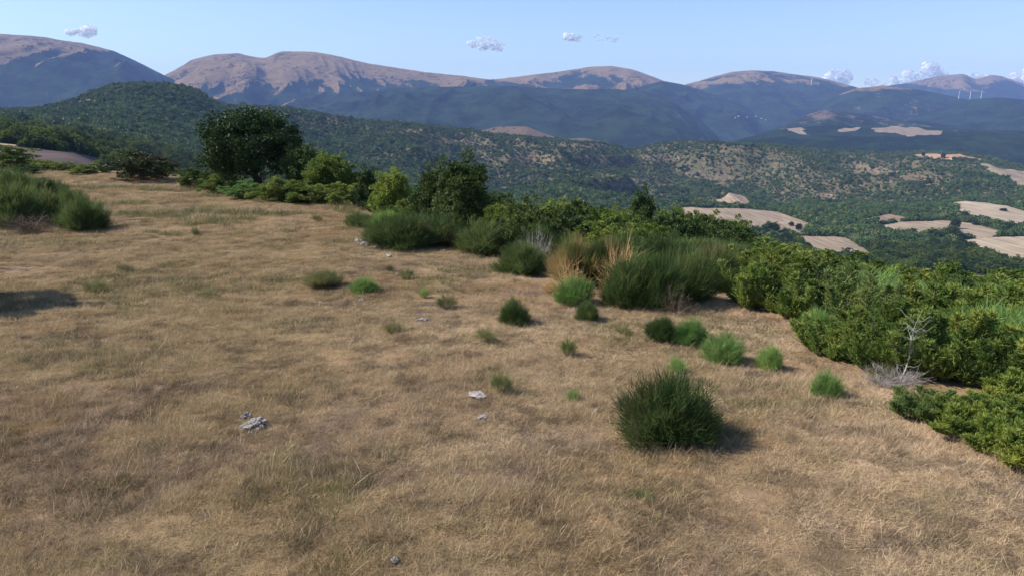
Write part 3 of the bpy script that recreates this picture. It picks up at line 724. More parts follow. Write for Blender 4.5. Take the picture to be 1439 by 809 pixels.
def dead_bush(u, v, wpx, hpx, label, mat, seed, name='dead_broom'):
    x, y, z = place(u, v); W = size_at(wpx, y); Hh = size_at(hpx, y)
    root = link(name, None, label=label, cat='dead shrub', loc=(x, y, z))
    me = bare_branches(seed, 130, 0.6, 'branches', 1.15, 7, 0.008); me.materials.append(M[mat])
    link('branches', me, parent=root, sc=(W / 0.9, W / 0.9, Hh / 0.55)); return root
dead_bush(870, 418, 66, 90, 'dead orange-tan broom sticking out of the dark clump', 'dead_tan', 5)
dead_bush(800, 424, 60, 62, 'dead tan twigs between the yellowish and bright green broom', 'dead_tan', 6)
dead_bush(772, 412, 30, 26, 'rusty dead twigs at the foot of the yellowish broom', 'dead_tan', 7)
dead_bush(752, 345, 50, 62, 'leafless grey shrub above the broom belt', 'bark_grey', 8)
dead_bush(950, 440, 60, 40, 'bare grey twigs under the tall broom of the clump', 'twig_brown', 9)
dead_bush(40, 326, 90, 26, 'bare brown twigs along the foot of the left clump', 'twig_brown', 10)

# junipers along the right of the meadow
jun = [(1062, 440, 100, 92, 'dark juniper at the top left of the thicket beside the broom clump', 'juniper', 0), (1112, 452, 96, 86, 'dark juniper behind the dead stump at the thicket edge', 'juniper', 1),
       (1166, 506, 92, 74, 'green juniper whose left side meets the small meadow brooms', 'juniper', 2), (1222, 524, 110, 104, 'tall green juniper left of the grey snag', 'juniper', 0),
       (1310, 540, 140, 122, 'tallest dark juniper right behind the grey snag', 'juniper', 1), (1378, 548, 110, 92, 'dark juniper with layered sprays right of the tallest one', 'juniper', 2),
       (1300, 598, 96, 56, 'low bluish-green juniper at the meadow edge below the snag', 'juniper_blue', 3), (1352, 618, 110, 62, 'low spreading yellow-green juniper at the meadow edge', 'juniper_yellow', 3),
       (1420, 654, 120, 74, 'low yellow-green juniper in the bottom right corner of the thicket', 'juniper_yellow', 3), (1440, 580, 110, 60, 'yellowish low juniper at the right edge', 'juniper_yellow', 3),
       (1390, 600, 100, 50, 'low juniper in the second row at the right edge', 'juniper', 3), (1500, 690, 160, 90, 'juniper outside the right edge', 'juniper_yellow', 3)]
for (u, v, w_, h_, lb, mt, vr) in jun: juniper(u, v, w_, h_, lb, mt, vr)
broom(1146, 470, 60, 40, 'light green broom tuft between two junipers at the thicket edge', 'broom_bright')
broom(1240, 540, 50, 30, 'yellow-green grass tuft under the tall juniper', 'broom_pale', kind='tuft')

# dead snag with fallen branches
def snag():
    x, y, z = place(1262, 540)
    root = link('dead_snag', None, label='bleached grey dead juniper snag with fallen branches spread on the grass', cat='dead tree', loc=(x, y, z))
    S = size_at(1, y)
    e = np.linspace(0, 1, 9)[:, None]
    p = np.concatenate([e * 30 * S, e * 14 * S, e * 104 * S], 1) + np.concatenate([np.sin(e * 6) * 4 * S, e * 0, e * 0], 1)
    parts = [tube(p, np.linspace(0.016, 0.004, 9), 6)]; r = np.random.default_rng(3)
    for k in range(34):
        i = r.integers(1, 8); d = np.array([r.normal(), r.normal(), 0.45]); d /= np.linalg.norm(d); L = r.uniform(15, 38) * S
        q = p[i] + d * L * np.linspace(0, 1, 5)[:, None] + r.normal(size=(5, 3)) * 0.03; q[0] = p[i]
        parts.append(tube(q, np.linspace(0.006, 0.002, 5), 4))
    link('trunk', mesh_np('trunk', *join(parts), mats=[M['bark_grey']]), parent=root)
    me = bare_branches(17, 90, 52 * S, 'fallen_branches', 0.62, 7, 0.010); me.materials.append(M['bark_grey'])
    link('fallen_branches', me, parent=root)
    me = bare_branches(18, 60, 40 * S, 'fallen_branches', 0.7, 7, 0.010); me.materials.append(M['bark_grey'])
    o = link('fallen_branches', me, parent=root); o.location = (-0.4, -0.15, 0.03)
snag()

# ------------------------------------------------------------------ trees and bushes on the far rim of the meadow
tree(358, 262, 140, 112, 'large dark round oak standing above all others on the rim', 'leaf_dark', 0)
tree(420, 262, 50, 60, 'dark lower tree leaning against the large oak on its right', 'leaf_dark', 1)
leafy(200, 253, 78, 42, 'dark green bush with rusty tinges alone on the rim left of the oak', 'leaf_rust', 2)
tree(466, 270, 72, 56, 'yellow-green tree right of the large oak', 'leaf_lime', 1)
tree(437, 272, 44, 42, 'small green tree between the oak and the yellow-green tree', 'leaf_green', 2)
tree(516, 290, 34, 56, 'slim dark tree between two yellow-green ones', 'leaf_dark', 2)
tree(552, 296, 58, 60, 'yellow-green tree above the broom belt', 'leaf_lime', 1)
tree(598, 300, 56, 46, 'dark bush-like tree left of the tall pointed tree', 'leaf_dark', 1)
tree(654, 306, 84, 80, 'tall pointed green tree in the middle of the rim', 'leaf_mid', 2)
tree(604, 300, 40, 62, 'narrow tree just left of the tall pointed one', 'leaf_mid', 2)
rim = [(272, 264, 46, 26, 'low green bush left under the oak', 'leaf_green'), (316, 274, 60, 32, 'leafy bush in front of the oak', 'leaf_green'), (352, 280, 56, 26, 'low grey-green bush in front of the oak', 'broom_bright'),
       (300, 268, 40, 24, 'small dark bush at the left foot of the oak', 'leaf_dark'), (392, 282, 60, 36, 'green bush at the right foot of the oak', 'leaf_green'), (432, 286, 56, 30, 'bush below the small green tree', 'leaf_green'),
       (480, 288, 52, 30, 'green bush below the yellow-green tree', 'leaf_green'), (412, 284, 40, 22, 'low bush in the gap right of the oak', 'leaf_dark'), (505, 292, 30, 30, 'dark bush at the end of the rim row', 'leaf_dark'),
       (14, 240, 60, 32, 'green bush on the rim at the left edge', 'leaf_green'), (62, 238, 50, 16, 'low green bush on the rim above the left clump', 'leaf_green'), (92, 240, 30, 12, 'lowest green bush on the left rim', 'leaf_green'),
       (126, 246, 52, 14, 'wide low bush on the rim before the rusty one', 'leaf_green'), (36, 244, 36, 14, 'low dark bush in the left rim row', 'leaf_dark'),
       (540, 300, 50, 26, 'bush at the back of the broom belt', 'leaf_green'), (580, 306, 44, 26, 'green bush behind the broom belt', 'leaf_green'), (700, 318, 60, 34, 'bush right of the tall pointed tree', 'leaf_green')]
for (u, v, w_, h_, lb, mt) in rim: leafy(u, v, w_, h_, lb, mt)
# trees standing on the slope below the rim, their crowns above the brooms (u, base v unused, distance)
slope = [(716, 330, 62, 46, 58, 'green tree behind the leafless grey shrub', 'leaf_green', 1), (690, 330, 56, 60, 56, 'dark tree right of the tall pointed one', 'leaf_dark', 1),
         (752, 326, 60, 40, 62, 'green crown directly behind the grey shrub', 'leaf_green', 1), (800, 335, 66, 56, 50, 'green tree with long bright sprays above the clump', 'leaf_lime', 1),
         (835, 330, 50, 40, 62, 'dark green crown between two brighter ones', 'leaf_dark', 1), (862, 330, 60, 38, 55, 'mid green crown above the yellow-brown broom', 'leaf_green', 1),
         (905, 330, 44, 58, 58, 'tall dark crown above the broom clump', 'leaf_dark', 2), (950, 335, 60, 42, 48, 'yellow-green crown beside the tan valley field', 'leaf_lime', 1),
         (985, 338, 60, 40, 50, 'green crown below the tan valley field', 'leaf_green', 1), (1030, 342, 60, 34, 52, 'green crown hiding the lower edge of the field', 'leaf_green', 1),
         (775, 330, 50, 36, 70, 'distant dark crown over the belt', 'leaf_dark', 1), (928, 330, 40, 36, 66, 'small dark crown right of the tall dark one', 'leaf_dark', 1),
         (880, 338, 50, 40, 46, 'yellow-green crown behind the dead orange broom', 'leaf_lime', 1), (730, 345, 60, 40, 44, 'green bushy crown over the belt right end', 'leaf_green', 1)]
for (u, v, w_, h_, Y, lb, mt, vr) in slope: tree(u, v, w_, h_, lb, mt, vr, Y=Y)

def rim_fill():
    r = np.random.default_rng(5); TL = ([430, 500, 520, 560, 600, 640, 690, 720, 750, 800, 850, 900, 950, 1000, 1060, 1100], [256, 262, 262, 264, 272, 268, 274, 284, 283, 288, 293, 296, 303, 312, 322, 335])
    kinds = ('leaf_green', 'leaf_lime', 'leaf_dark', 'leaf_mid'); words = {'leaf_green': 'green', 'leaf_lime': 'yellow-green', 'leaf_dark': 'dark green', 'leaf_mid': 'mid green'}
    u = 436.0
    while u < 1100:
        t = float(TAN(u, 300)); ye = float(np.interp(t, ET, EY)); y = ye + r.uniform(7, 22); x = t * y; z = float(height(x, y))
        zt = float(pix(u, np.interp(u, *TL) + r.uniform(-3, 20), y)[2]); hh = zt - z
        if hh > 1.0:
            mt = kinds[r.integers(4)]; W = min(max(2.2, hh * r.uniform(0.7, 1.0)), 5.0)
            plant('leafy_bush', LEAFY[r.integers(3)], SHRUBST, mt, 'bark', (x, y, z - .05), W, hh / .95, r.random() * 6, words[mt] + ' leafy bush in the row behind the broom belt', 'bush', words[mt] + ' bushes behind the broom belt'); used.append((x, y, W))
        u += r.uniform(9, 16)
rim_fill()

# the thicket that covers the slope to the right: every shrub its own object
def thicket():
    r = np.random.default_rng(99); n = 0
    def top(Hh, x, y, z): return min(Hh, float(ztop(x, y)) - z + 0.25)
    cells = []
    for yy in np.arange(11, 58, 1.0):
        for xx in np.arange(-14, 62, 1.0):
            cells.append((xx + r.uniform(-.5, .5), yy + r.uniform(-.5, .5)))
    r.shuffle(cells); taken = [(a, b, c * 0.45) for a, b, c in used]
    names = {'j': ('juniper', 'shrub', 'junipers of the thicket on the right slope'), 'b': ('broom', 'shrub', 'brooms of the thicket on the right slope'), 'l': ('leafy', 'bush', 'leafy bushes of the thicket on the right slope')}
    for (x, y) in cells:
        t = x / y; 
        if t > 0.86 or t < -0.14: continue
        ye = float(np.interp(t, ET, EY))
        if y < ye + 1.2: continue
        if t < 0.30 and y < ye + 7 : continue
        R = 0.70 + 0.018 * y
        if top(9, x, y, float(height(x, y))) < 0.6: continue
        if any((x - a) ** 2 + (y - b) ** 2 < (max(R, c) + 0.0 * c) ** 2 * 1.25 for a, b, c in taken): continue
        if n >= 290: break
        taken.append((x, y, R)); z = float(height(x, y)); q = r.random(); W = R * r.uniform(1.9, 2.7); rz = r.random() * 6.28
        pn = vnoise(np.array([x / 7.0]), np.array([y / 7.0]), 5)[0]
        if pn < -0.3 or q < 0.2:
            W *= 0.9; mt = ('broom', 'broom_bright')[r.random() < 0.5]
            lb = 'green broom among the junipers of the thicket on the right slope' if mt == 'broom' else 'light green broom among the junipers of the thicket on the right slope'
            plant('broom_shrub', *BROOM[r.integers(4)], mt, 'twig_brown', (x, y, z - .03), W, top(W * r.uniform(0.55, .8), x, y, z), rz, lb, 'shrub', names['b'][2] + (' light' if mt != 'broom' else ''))
        elif q < 0.80:
            mt = ('juniper', 'juniper_yellow', 'juniper_yellow', 'juniper_blue')[r.integers(4)]
            lb = {'juniper': 'green juniper in the thicket that covers the right slope', 'juniper_yellow': 'yellow-green juniper in the thicket that covers the right slope', 'juniper_blue': 'bluish juniper in the thicket that covers the right slope'}[mt]
            plant('juniper_shrub', *JUNI[r.integers(3)], mt, 'bark', (x, y, z - .05), W, top(W * r.uniform(0.55, .85), x, y, z), rz, lb, 'shrub', {'juniper': 'green', 'juniper_yellow': 'yellow-green', 'juniper_blue': 'bluish'}[mt] + ' junipers of the thicket on the right slope')
        else:
            mt = ('leaf_green', 'leaf_lime')[r.random() < 0.4]
            lb = 'leafy green bush in the thicket that covers the right slope' if mt == 'leaf_green' else 'leafy lime green bush in the thicket that covers the right slope'
            plant('leafy_bush', LEAFY[r.integers(3)], SHRUBST, mt, 'bark', (x, y, z - .05), W, top(W * r.uniform(0.6, .9), x, y, z), rz, lb, 'bush', ('green ' if mt == 'leaf_green' else 'lime ') + names['l'][2])
        n += 1
    print('THICKET', n)
thicket()

# ------------------------------------------------------------------ stones
M['stone'] = plain_mat('limestone', (0.085, 0.075, 0.075), (0.36, 0.33, 0.315), 22, bump=0.04)
M['stone_white'] = plain_mat('white_stone', (0.20, 0.18, 0.17), (0.36, 0.33, 0.315), 6, bump=0.02)
def stone_mesh(seed, sx, sy, sz):
    import bmesh
    bm = bmesh.new(); bmesh.ops.create_icosphere(bm, subdivisions=4, radius=1.0)
    for v in bm.verts:
        c = v.co; d = mathutils.noise.fractal(c * 1.3 + mathutils.Vector((seed, 0, 0)), 1.0, 2.0, 5) * 0.45 + mathutils.noise.cell(c * 2.2 + mathutils.Vector((0, seed, 0))) * 0.14
        v.co = c * (1 + d); v.co.x *= sx; v.co.y *= sy; v.co.z *= sz
    me = bpy.data.meshes.new('stone'); bm.to_mesh(me); bm.free(); return me
def stone(u, v, wpx, flat, label, mat='stone', seed=0, group=None, sink=0.2):
    x, y, z = place(u, v); W = size_at(wpx, y) / 2
    me = stone_mesh(seed, W, W * 0.8, W * flat); me.materials.append(M[mat])
    return link('stone', me, label=label, cat='stone', group=group, loc=(x, y, z + W * flat * sink * 0.3 + 0.02), rz=seed * 1.3)
stone(358, 600, 38, 0.4, 'weathered grey limestone boulder showing through the grass on the left', 'stone', 1, sink=0.5)
stone(372, 598, 12, 0.7, 'small white stone lying against the grey boulder', 'stone_white', 2, sink=2.4)
stone(346, 588, 14, 0.7, 'small pale stone behind the grey boulder', 'stone', 3, sink=1.5)
stone(671, 557, 28, 0.18, 'flat white stone in the middle of the meadow', 'stone_white', 4, sink=1.2)
stone(678, 588, 14, 0.4, 'small pale stone just below the flat white stone', 'stone_white', 5, sink=1.2)
stone(516, 346, 22, 0.4, 'largest grey stone of the pile before the broom belt', 'stone', 6, sink=1.2)
stone(504, 341, 12, 0.5, 'left grey stone of the pile before the broom belt', 'stone_white', 7, sink=1.2)
stone(529, 350, 10, 0.5, 'right grey stone of the pile before the broom belt', 'stone', 8, sink=1.2)
stone(546, 361, 12, 0.3, 'pale flat stone right below the stone pile', 'stone_white', 9, sink=1.2)
stone(593, 452, 16, 0.3, 'flat yellowish stone in the purplish bare patch', 'stone', 10, sink=1.2)
stone(508, 423, 9, 0.4, 'little white stone below the pair of tufts', 'stone_white', 11, sink=1.5)
stone(911, 432, 18, 0.5, 'grey stone in the shade at the foot of the dark clump', 'stone', 12, sink=1)
stone(838, 580, 8, 0.5, 'little white stone left of the large round broom', 'stone_white', 13, sink=2.0)
stone(170, 354, 5, 0.5, 'little white stone in the left meadow', 'stone_white', 14, sink=2.0)
stone(1085, 434, 28, 0.5, 'grey stone heap at the thicket edge right of the dark shadow', 'stone', 15, sink=0.8)
stone(555, 790, 14, 0.5, 'small grey stone near the bottom of the meadow', 'stone', 16, sink=1.5)

for i, (u, v, w_) in enumerate([(352, 610, 7), (381, 606, 6), (366, 614, 5), (662, 552, 7), (521, 343, 6), (511, 349, 6), (585, 457, 6), (602, 450, 5)]):
    stone(u, v, w_, 0.4, 'stone chip half sunk in the dry grass beside a larger stone', 'stone', 30 + i, group='stone chips around the larger stones', sink=0.6)

# ------------------------------------------------------------------ point scatter (grass, woods): stuff only
def scatter(name, pts, rot, scl, protos, label, tilt=None):
    coll = bpy.data.collections.new(name + '_source')
    for i, me in enumerate(protos):
        o = bpy.data.objects.new(f'{name}_{chr(97 + i)}', me); coll.objects.link(o)
    me = bpy.data.meshes.new(name); me.vertices.add(len(pts)); me.vertices.foreach_set('co', np.asarray(pts, np.float32).ravel())
    a = me.attributes.new('rot', 'FLOAT_VECTOR', 'POINT'); a.data.foreach_set('vector', np.asarray(rot, np.float32).ravel())
    a = me.attributes.new('scl', 'FLOAT_VECTOR', 'POINT'); a.data.foreach_set('vector', np.asarray(scl, np.float32).ravel())
    a = me.attributes.new('pick', 'INT', 'POINT'); a.data.foreach_set('value', RNG.integers(0, len(protos), len(pts)).astype(np.int32))
    o = link(name, me, kind='stuff', label=label)
    g = bpy.data.node_groups.new(name + '_nodes', 'GeometryNodeTree')
    g.interface.new_socket('Geometry', in_out='INPUT', socket_type='NodeSocketGeometry'); g.interface.new_socket('Geometry', in_out='OUTPUT', socket_type='NodeSocketGeometry')
    N = NB(g); gi = N.n('NodeGroupInput'); go = N.n('NodeGroupOutput')
    ci = N.n('GeometryNodeCollectionInfo'); ci.inputs['Collection'].default_value = coll; ci.inputs['Separate Children'].default_value = True; ci.inputs['Reset Children'].default_value = True
    ip = N.n('GeometryNodeInstanceOnPoints'); ip.inputs['Pick Instance'].default_value = True
    def attr(nm, ty):
        x = N.n('GeometryNodeInputNamedAttribute', data_type=ty); x.inputs['Name'].default_value = nm
        return x.outputs['Attribute']
    N.l(gi.outputs[0], ip.inputs['Points']); N.l(ci.outputs[0], ip.inputs['Instance']); N.l(attr('pick', 'INT'), ip.inputs['Instance Index'])
    e2r = N.n('FunctionNodeEulerToRotation'); N.l(attr('rot', 'FLOAT_VECTOR'), e2r.inputs[0]); N.l(e2r.outputs[0], ip.inputs['Rotation'])
    N.l(attr('scl', 'FLOAT_VECTOR'), ip.inputs['Scale']); N.l(ip.outputs[0], go.inputs[0])
    md = o.modifiers.new('scatter', 'NODES'); md.node_group = g
    return o

def grass_clump(seed, n=90, R=0.22, L=(0.14, 0.34), wd=0.006, lean=0.6, mats=('grass',), stalks=6, up=1.0):
    r = np.random.default_rng(seed); a = r.random(n) * 2 * pi; q = np.sqrt(r.random(n)) * R
    base = np.stack([np.cos(a) * q, np.sin(a) * q, 0 * a - 0.02], -1)
    d = r.normal(size=(n, 3)) * lean; d[:, 2] = up; d[:, 0] += 0.28
    v1 = blades(base, d, r.uniform(*L, n), r.uniform(0.7, 1.3, n) * wd, seg=1, rng=r, droop=0.18)
    parts = [v1]; 
    if stalks:
        a = r.random(stalks) * 2 * pi; q = np.sqrt(r.random(stalks)) * R
        b2 = np.stack([np.cos(a) * q, np.sin(a) * q, 0 * a], -1); d2 = r.normal(size=(stalks, 3)) * 0.3; d2[:, 2] = 1; d2[:, 0] += 0.35
        v2 = blades(b2, d2, r.uniform(L[1], L[1] * 1.5, stalks), np.full(stalks, wd * 0.7), seg=2, rng=r, droop=0.12, tipw=1.1); parts.append(v2)
    V, Q, T = join(parts)
    nq1, nt1 = len(v1[1]), len(v1[2]); nq2 = len(parts[1][1]) if stalks else 0; nt2 = len(parts[1][2]) if stalks else 0
    mi = np.array([0] * nq1 + [1] * nq2 + [0] * nt1 + [1] * nt2, np.int32)
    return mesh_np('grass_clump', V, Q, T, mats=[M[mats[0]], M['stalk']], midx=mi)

SHADE = None
def meadow_points(n, y0, y1, tmax, pw=1.0, margin=0.0):
    """random positions on the meadow, even per ground area"""
    yy = np.sqrt(RNG.random(n) * (y1 ** 2 - y0 ** 2) + y0 ** 2); t = RNG.uniform(-tmax, tmax, n); x = t * yy
    ye = np.interp(t, ET, EY); k = yy < ye + margin + 0.8 * vnoise(x / 1.5, yy / 1.5, 2)
    return x[k], yy[k]

def scatter_meadow():
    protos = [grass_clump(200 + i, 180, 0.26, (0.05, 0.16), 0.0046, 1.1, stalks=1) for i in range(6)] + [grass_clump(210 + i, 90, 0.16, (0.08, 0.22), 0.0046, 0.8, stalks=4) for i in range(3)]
    X = []; Yy = []; S = []
    for (n, y0, y1, tm, sc) in ((19000, 4.5, 16, 1.05, 1.0), (30000, 16, 34, 0.85, 1.3), (30000, 34, 82, 0.8, 2.0)):
        x, y = meadow_points(n, y0, y1, tm, margin=0.5 if y0 < 30 else 2.0)
        X.append(x); Yy.append(y); S.append(np.full(len(x), sc))
    X = np.concatenate(X); Yy = np.concatenate(Yy); S = np.concatenate(S)
    # tussocks: height follows a patchy pattern, thin where the soil is bare
    pch = fbm(X / 1.4, Yy / 1.4, 3, 31); bare = fbm(X / 3.2, Yy / 3.2, 3, 77)
    keep = (bare < 0.42) | (RNG.random(len(X)) < 0.35); X, Yy, S, pch, bare = X[keep], Yy[keep], S[keep], pch[keep], bare[keep]
    Z = height(X, Yy)
    hz = (0.85 + 0.75 * np.clip(pch, -0.6, 0.8)) * RNG.uniform(0.75, 1.25, len(X)) * np.where(bare > 0.42, 0.5, 1)
    far = np.where(S > 2, 0.42, np.where(S > 1.2, 0.62, 0.9))
    scl = np.stack([S, S, S * hz * far], -1)
    rot = np.stack([RNG.normal(size=len(X)) * 0.1, RNG.normal(size=len(X)) * 0.1, RNG.uniform(-0.9, 0.9, len(X)) + np.where(RNG.random(len(X)) < .25, 3.0, 0)], -1)
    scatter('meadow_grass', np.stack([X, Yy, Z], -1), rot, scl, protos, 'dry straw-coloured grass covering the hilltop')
    print('GRASS', len(X))
    # green blades and thyme cushions in patches
    x, y = meadow_points(42000, 4.5, 60, 0.95); f = fbm(x / 2.6, y / 2.6, 3, 55) + 0.5 * np.clip(fbm(x / 0.7, y / 0.7, 2, 56) - 0.25, 0, 1)
    for (pu, pv, pr) in ((430, 690, 0.75), (400, 640, 0.5), (150, 700, 0.6), (470, 775, 0.5), (200, 640, 0.4), (540, 640, 0.35), (30, 690, 0.5), (760, 700, 0.4), (900, 740, 0.4), (1000, 480, 1.1), (880, 470, 1.0)):
        h = ground_hit(pu, pv); f = f + 1.0 * np.exp(-((x - h[0]) ** 2 + (y - h[1]) ** 2) / pr ** 2)
    k = f > 0.36; x, y = x[k], y[k]
    P = np.stack([x, y, height(x, y)], -1); n = len(x)
    sc = RNG.uniform(0.8, 1.3, n)[:, None] * np.array([[1, 1, 0.8]]); sc = sc * np.clip(y / 22, 1, 2)[:, None]
    rr = np.stack([np.zeros(n), np.zeros(n), RNG.uniform(0, 6.28, n)], -1)
    scatter('green_grass', P, rr, sc, [grass_clump(230 + i, 60, 0.2, (0.1, 0.26), 0.006, 0.5, mats=('grass_green',), stalks=2) for i in range(3)], 'patches of greener grass among the straw')
    x, y = meadow_points(16000, 4.5, 40, 0.95); f = fbm(x / 2.2, y / 2.2, 3, 91)
    for (pu, pv, pr) in ((400, 640, 0.7), (440, 690, 0.8), (380, 740, 0.5), (595, 455, 1.3), (530, 385, 1.2), (500, 420, 1.0), (690, 600, 0.6), (930, 765, 0.15), (60, 470, 0.8), (620, 690, 0.5)):
        h = ground_hit(pu, pv); f = f + 0.9 * np.exp(-((x - h[0]) ** 2 + (y - h[1]) ** 2) / pr ** 2)
    k = f > 0.33; x, y = x[k], y[k]
    P = np.stack([x, y, height(x, y)], -1); n = len(x)
    sc = RNG.uniform(0.6, 1.2, n)[:, None] * np.array([[1, 1, 0.8]]); rr = np.stack([np.zeros(n), np.zeros(n), RNG.uniform(0, 6.28, n)], -1)
    scatter('thyme_cushions', P, rr, sc, [grass_clump(240 + i, 110, 0.13, (0.05, 0.14), 0.006, 0.9, mats=('thyme',), stalks=0) for i in range(3)], 'low purplish grey herb cushions in the grass')
scatter_meadow()

# ------------------------------------------------------------------ fields in the valley
def poly_px(pts): return np.array(pts, float)
FIELDS = []      # world outlines, kept free of woods
def refine(poly, step):
    out = []
    for i in range(len(poly)):
        a, b = np.array(poly[i]), np.array(poly[(i + 1) % len(poly)]); n = max(1, int(np.linalg.norm(b - a) / step))
        for k in range(n): out.append(a + (b - a) * k / n)
    return np.array(out)
def field(name, pts, mat, label, lift=0.5, ymin=120, hole=None):
    out = []
    for (u, v) in pts:
        h = ground_hit(u, v, ymin)
        if h: out.append(h[:2])
    W = refine(out, 12); W = W + np.stack([fbm(W[:, 0] / 30, W[:, 1] / 30, 2, 8), fbm(W[:, 0] / 30, W[:, 1] / 30, 2, 9)], -1) * 2.5
    FIELDS.append(W)
    x0, y0 = W.min(0); x1, y1 = W.max(0); st = max(4.0, (x1 - x0) / 90)
    xs = np.arange(x0, x1 + st, st); ys = np.arange(y0, y1 + st, st); X, Y = np.meshgrid(xs, ys)
    Z = height(X, Y) + lift; V = np.stack([X, Y, Z], -1).reshape(-1, 3); Q = grid_faces(len(ys), len(xs))
    c = V[Q].mean(1); k = inside(c[:, 0], c[:, 1], W); Q = Q[k]
    u_, inv = np.unique(Q, return_inverse=True)
    if not len(Q): print('EMPTY FIELD', label); return
    me = mesh_np(name, V[u_], Q=inv.reshape(-1, 4), mats=[mat], smooth_shade=True)
    link(name, me, kind='structure', label=label)
field('field', [(992, 281), (1014, 280), (1020, 275), (1040, 273), (1054, 284), (1048, 291), (1020, 291), (1000, 288)], tan, 'small tan field above the large one in the valley')
field('field', [(955, 292), (1010, 293), (1093, 298), (1142, 315), (1132, 329), (1090, 336), (1000, 330), (950, 312)], tan, 'large tan field left in the valley')
field('field', [(1112, 331), (1190, 334), (1228, 358), (1222, 368), (1150, 364)], tan, 'tan field below the large one')
field('field', [(1212, 308), (1250, 301), (1280, 307), (1262, 313), (1222, 315)], brown, 'brown ploughed field')
field('field', [(1222, 318), (1270, 312), (1324, 310), (1362, 314), (1404, 324), (1442, 328), (1400, 333), (1372, 336), (1340, 331), (1300, 331), (1250, 327)], tan, 'long tan field right in the valley')
field('field', [(1346, 338), (1394, 334), (1480, 332), (1520, 372), (1440, 374), (1417, 372), (1387, 358), (1360, 346)], pale, 'pale field at the right edge', ymin=200)
field('field', [(1337, 285), (1391, 286), (1440, 297), (1520, 305), (1500, 325), (1417, 320), (1377, 309), (1344, 301), (1347, 292)], pale, 'pale field at the foot of the right hill')
field('field', [(1310, 300), (1344, 301), (1346, 304), (1316, 304)], pale, 'narrow pale strip')
field('field', [(1280, 218), (1327, 214), (1375, 219), (1396, 227), (1340, 226), (1290, 222)], red, 'reddish field on the hill crest', 1.0)
field('field', [(1372, 230), (1439, 233), (1560, 245), (1500, 265), (1428, 262), (1398, 246)], tan, 'tan field on the right hill', 1.0)
field('field', [(-200, 200), (0, 206), (32, 209), (83, 214), (150, 223), (172, 239), (100, 240), (0, 234), (-200, 230)], purple, 'dark ploughed field beyond the left rim')
field('field', [(-200, 197), (0, 203), (34, 207), (36, 209), (0, 206), (-200, 200)], pale, 'pale strip along the ploughed field', 0.7)
field('path', [(803, 282), (835, 284), (880, 292), (880, 296), (840, 288), (803, 285)], pale, 'pale track in the valley', 0.8)

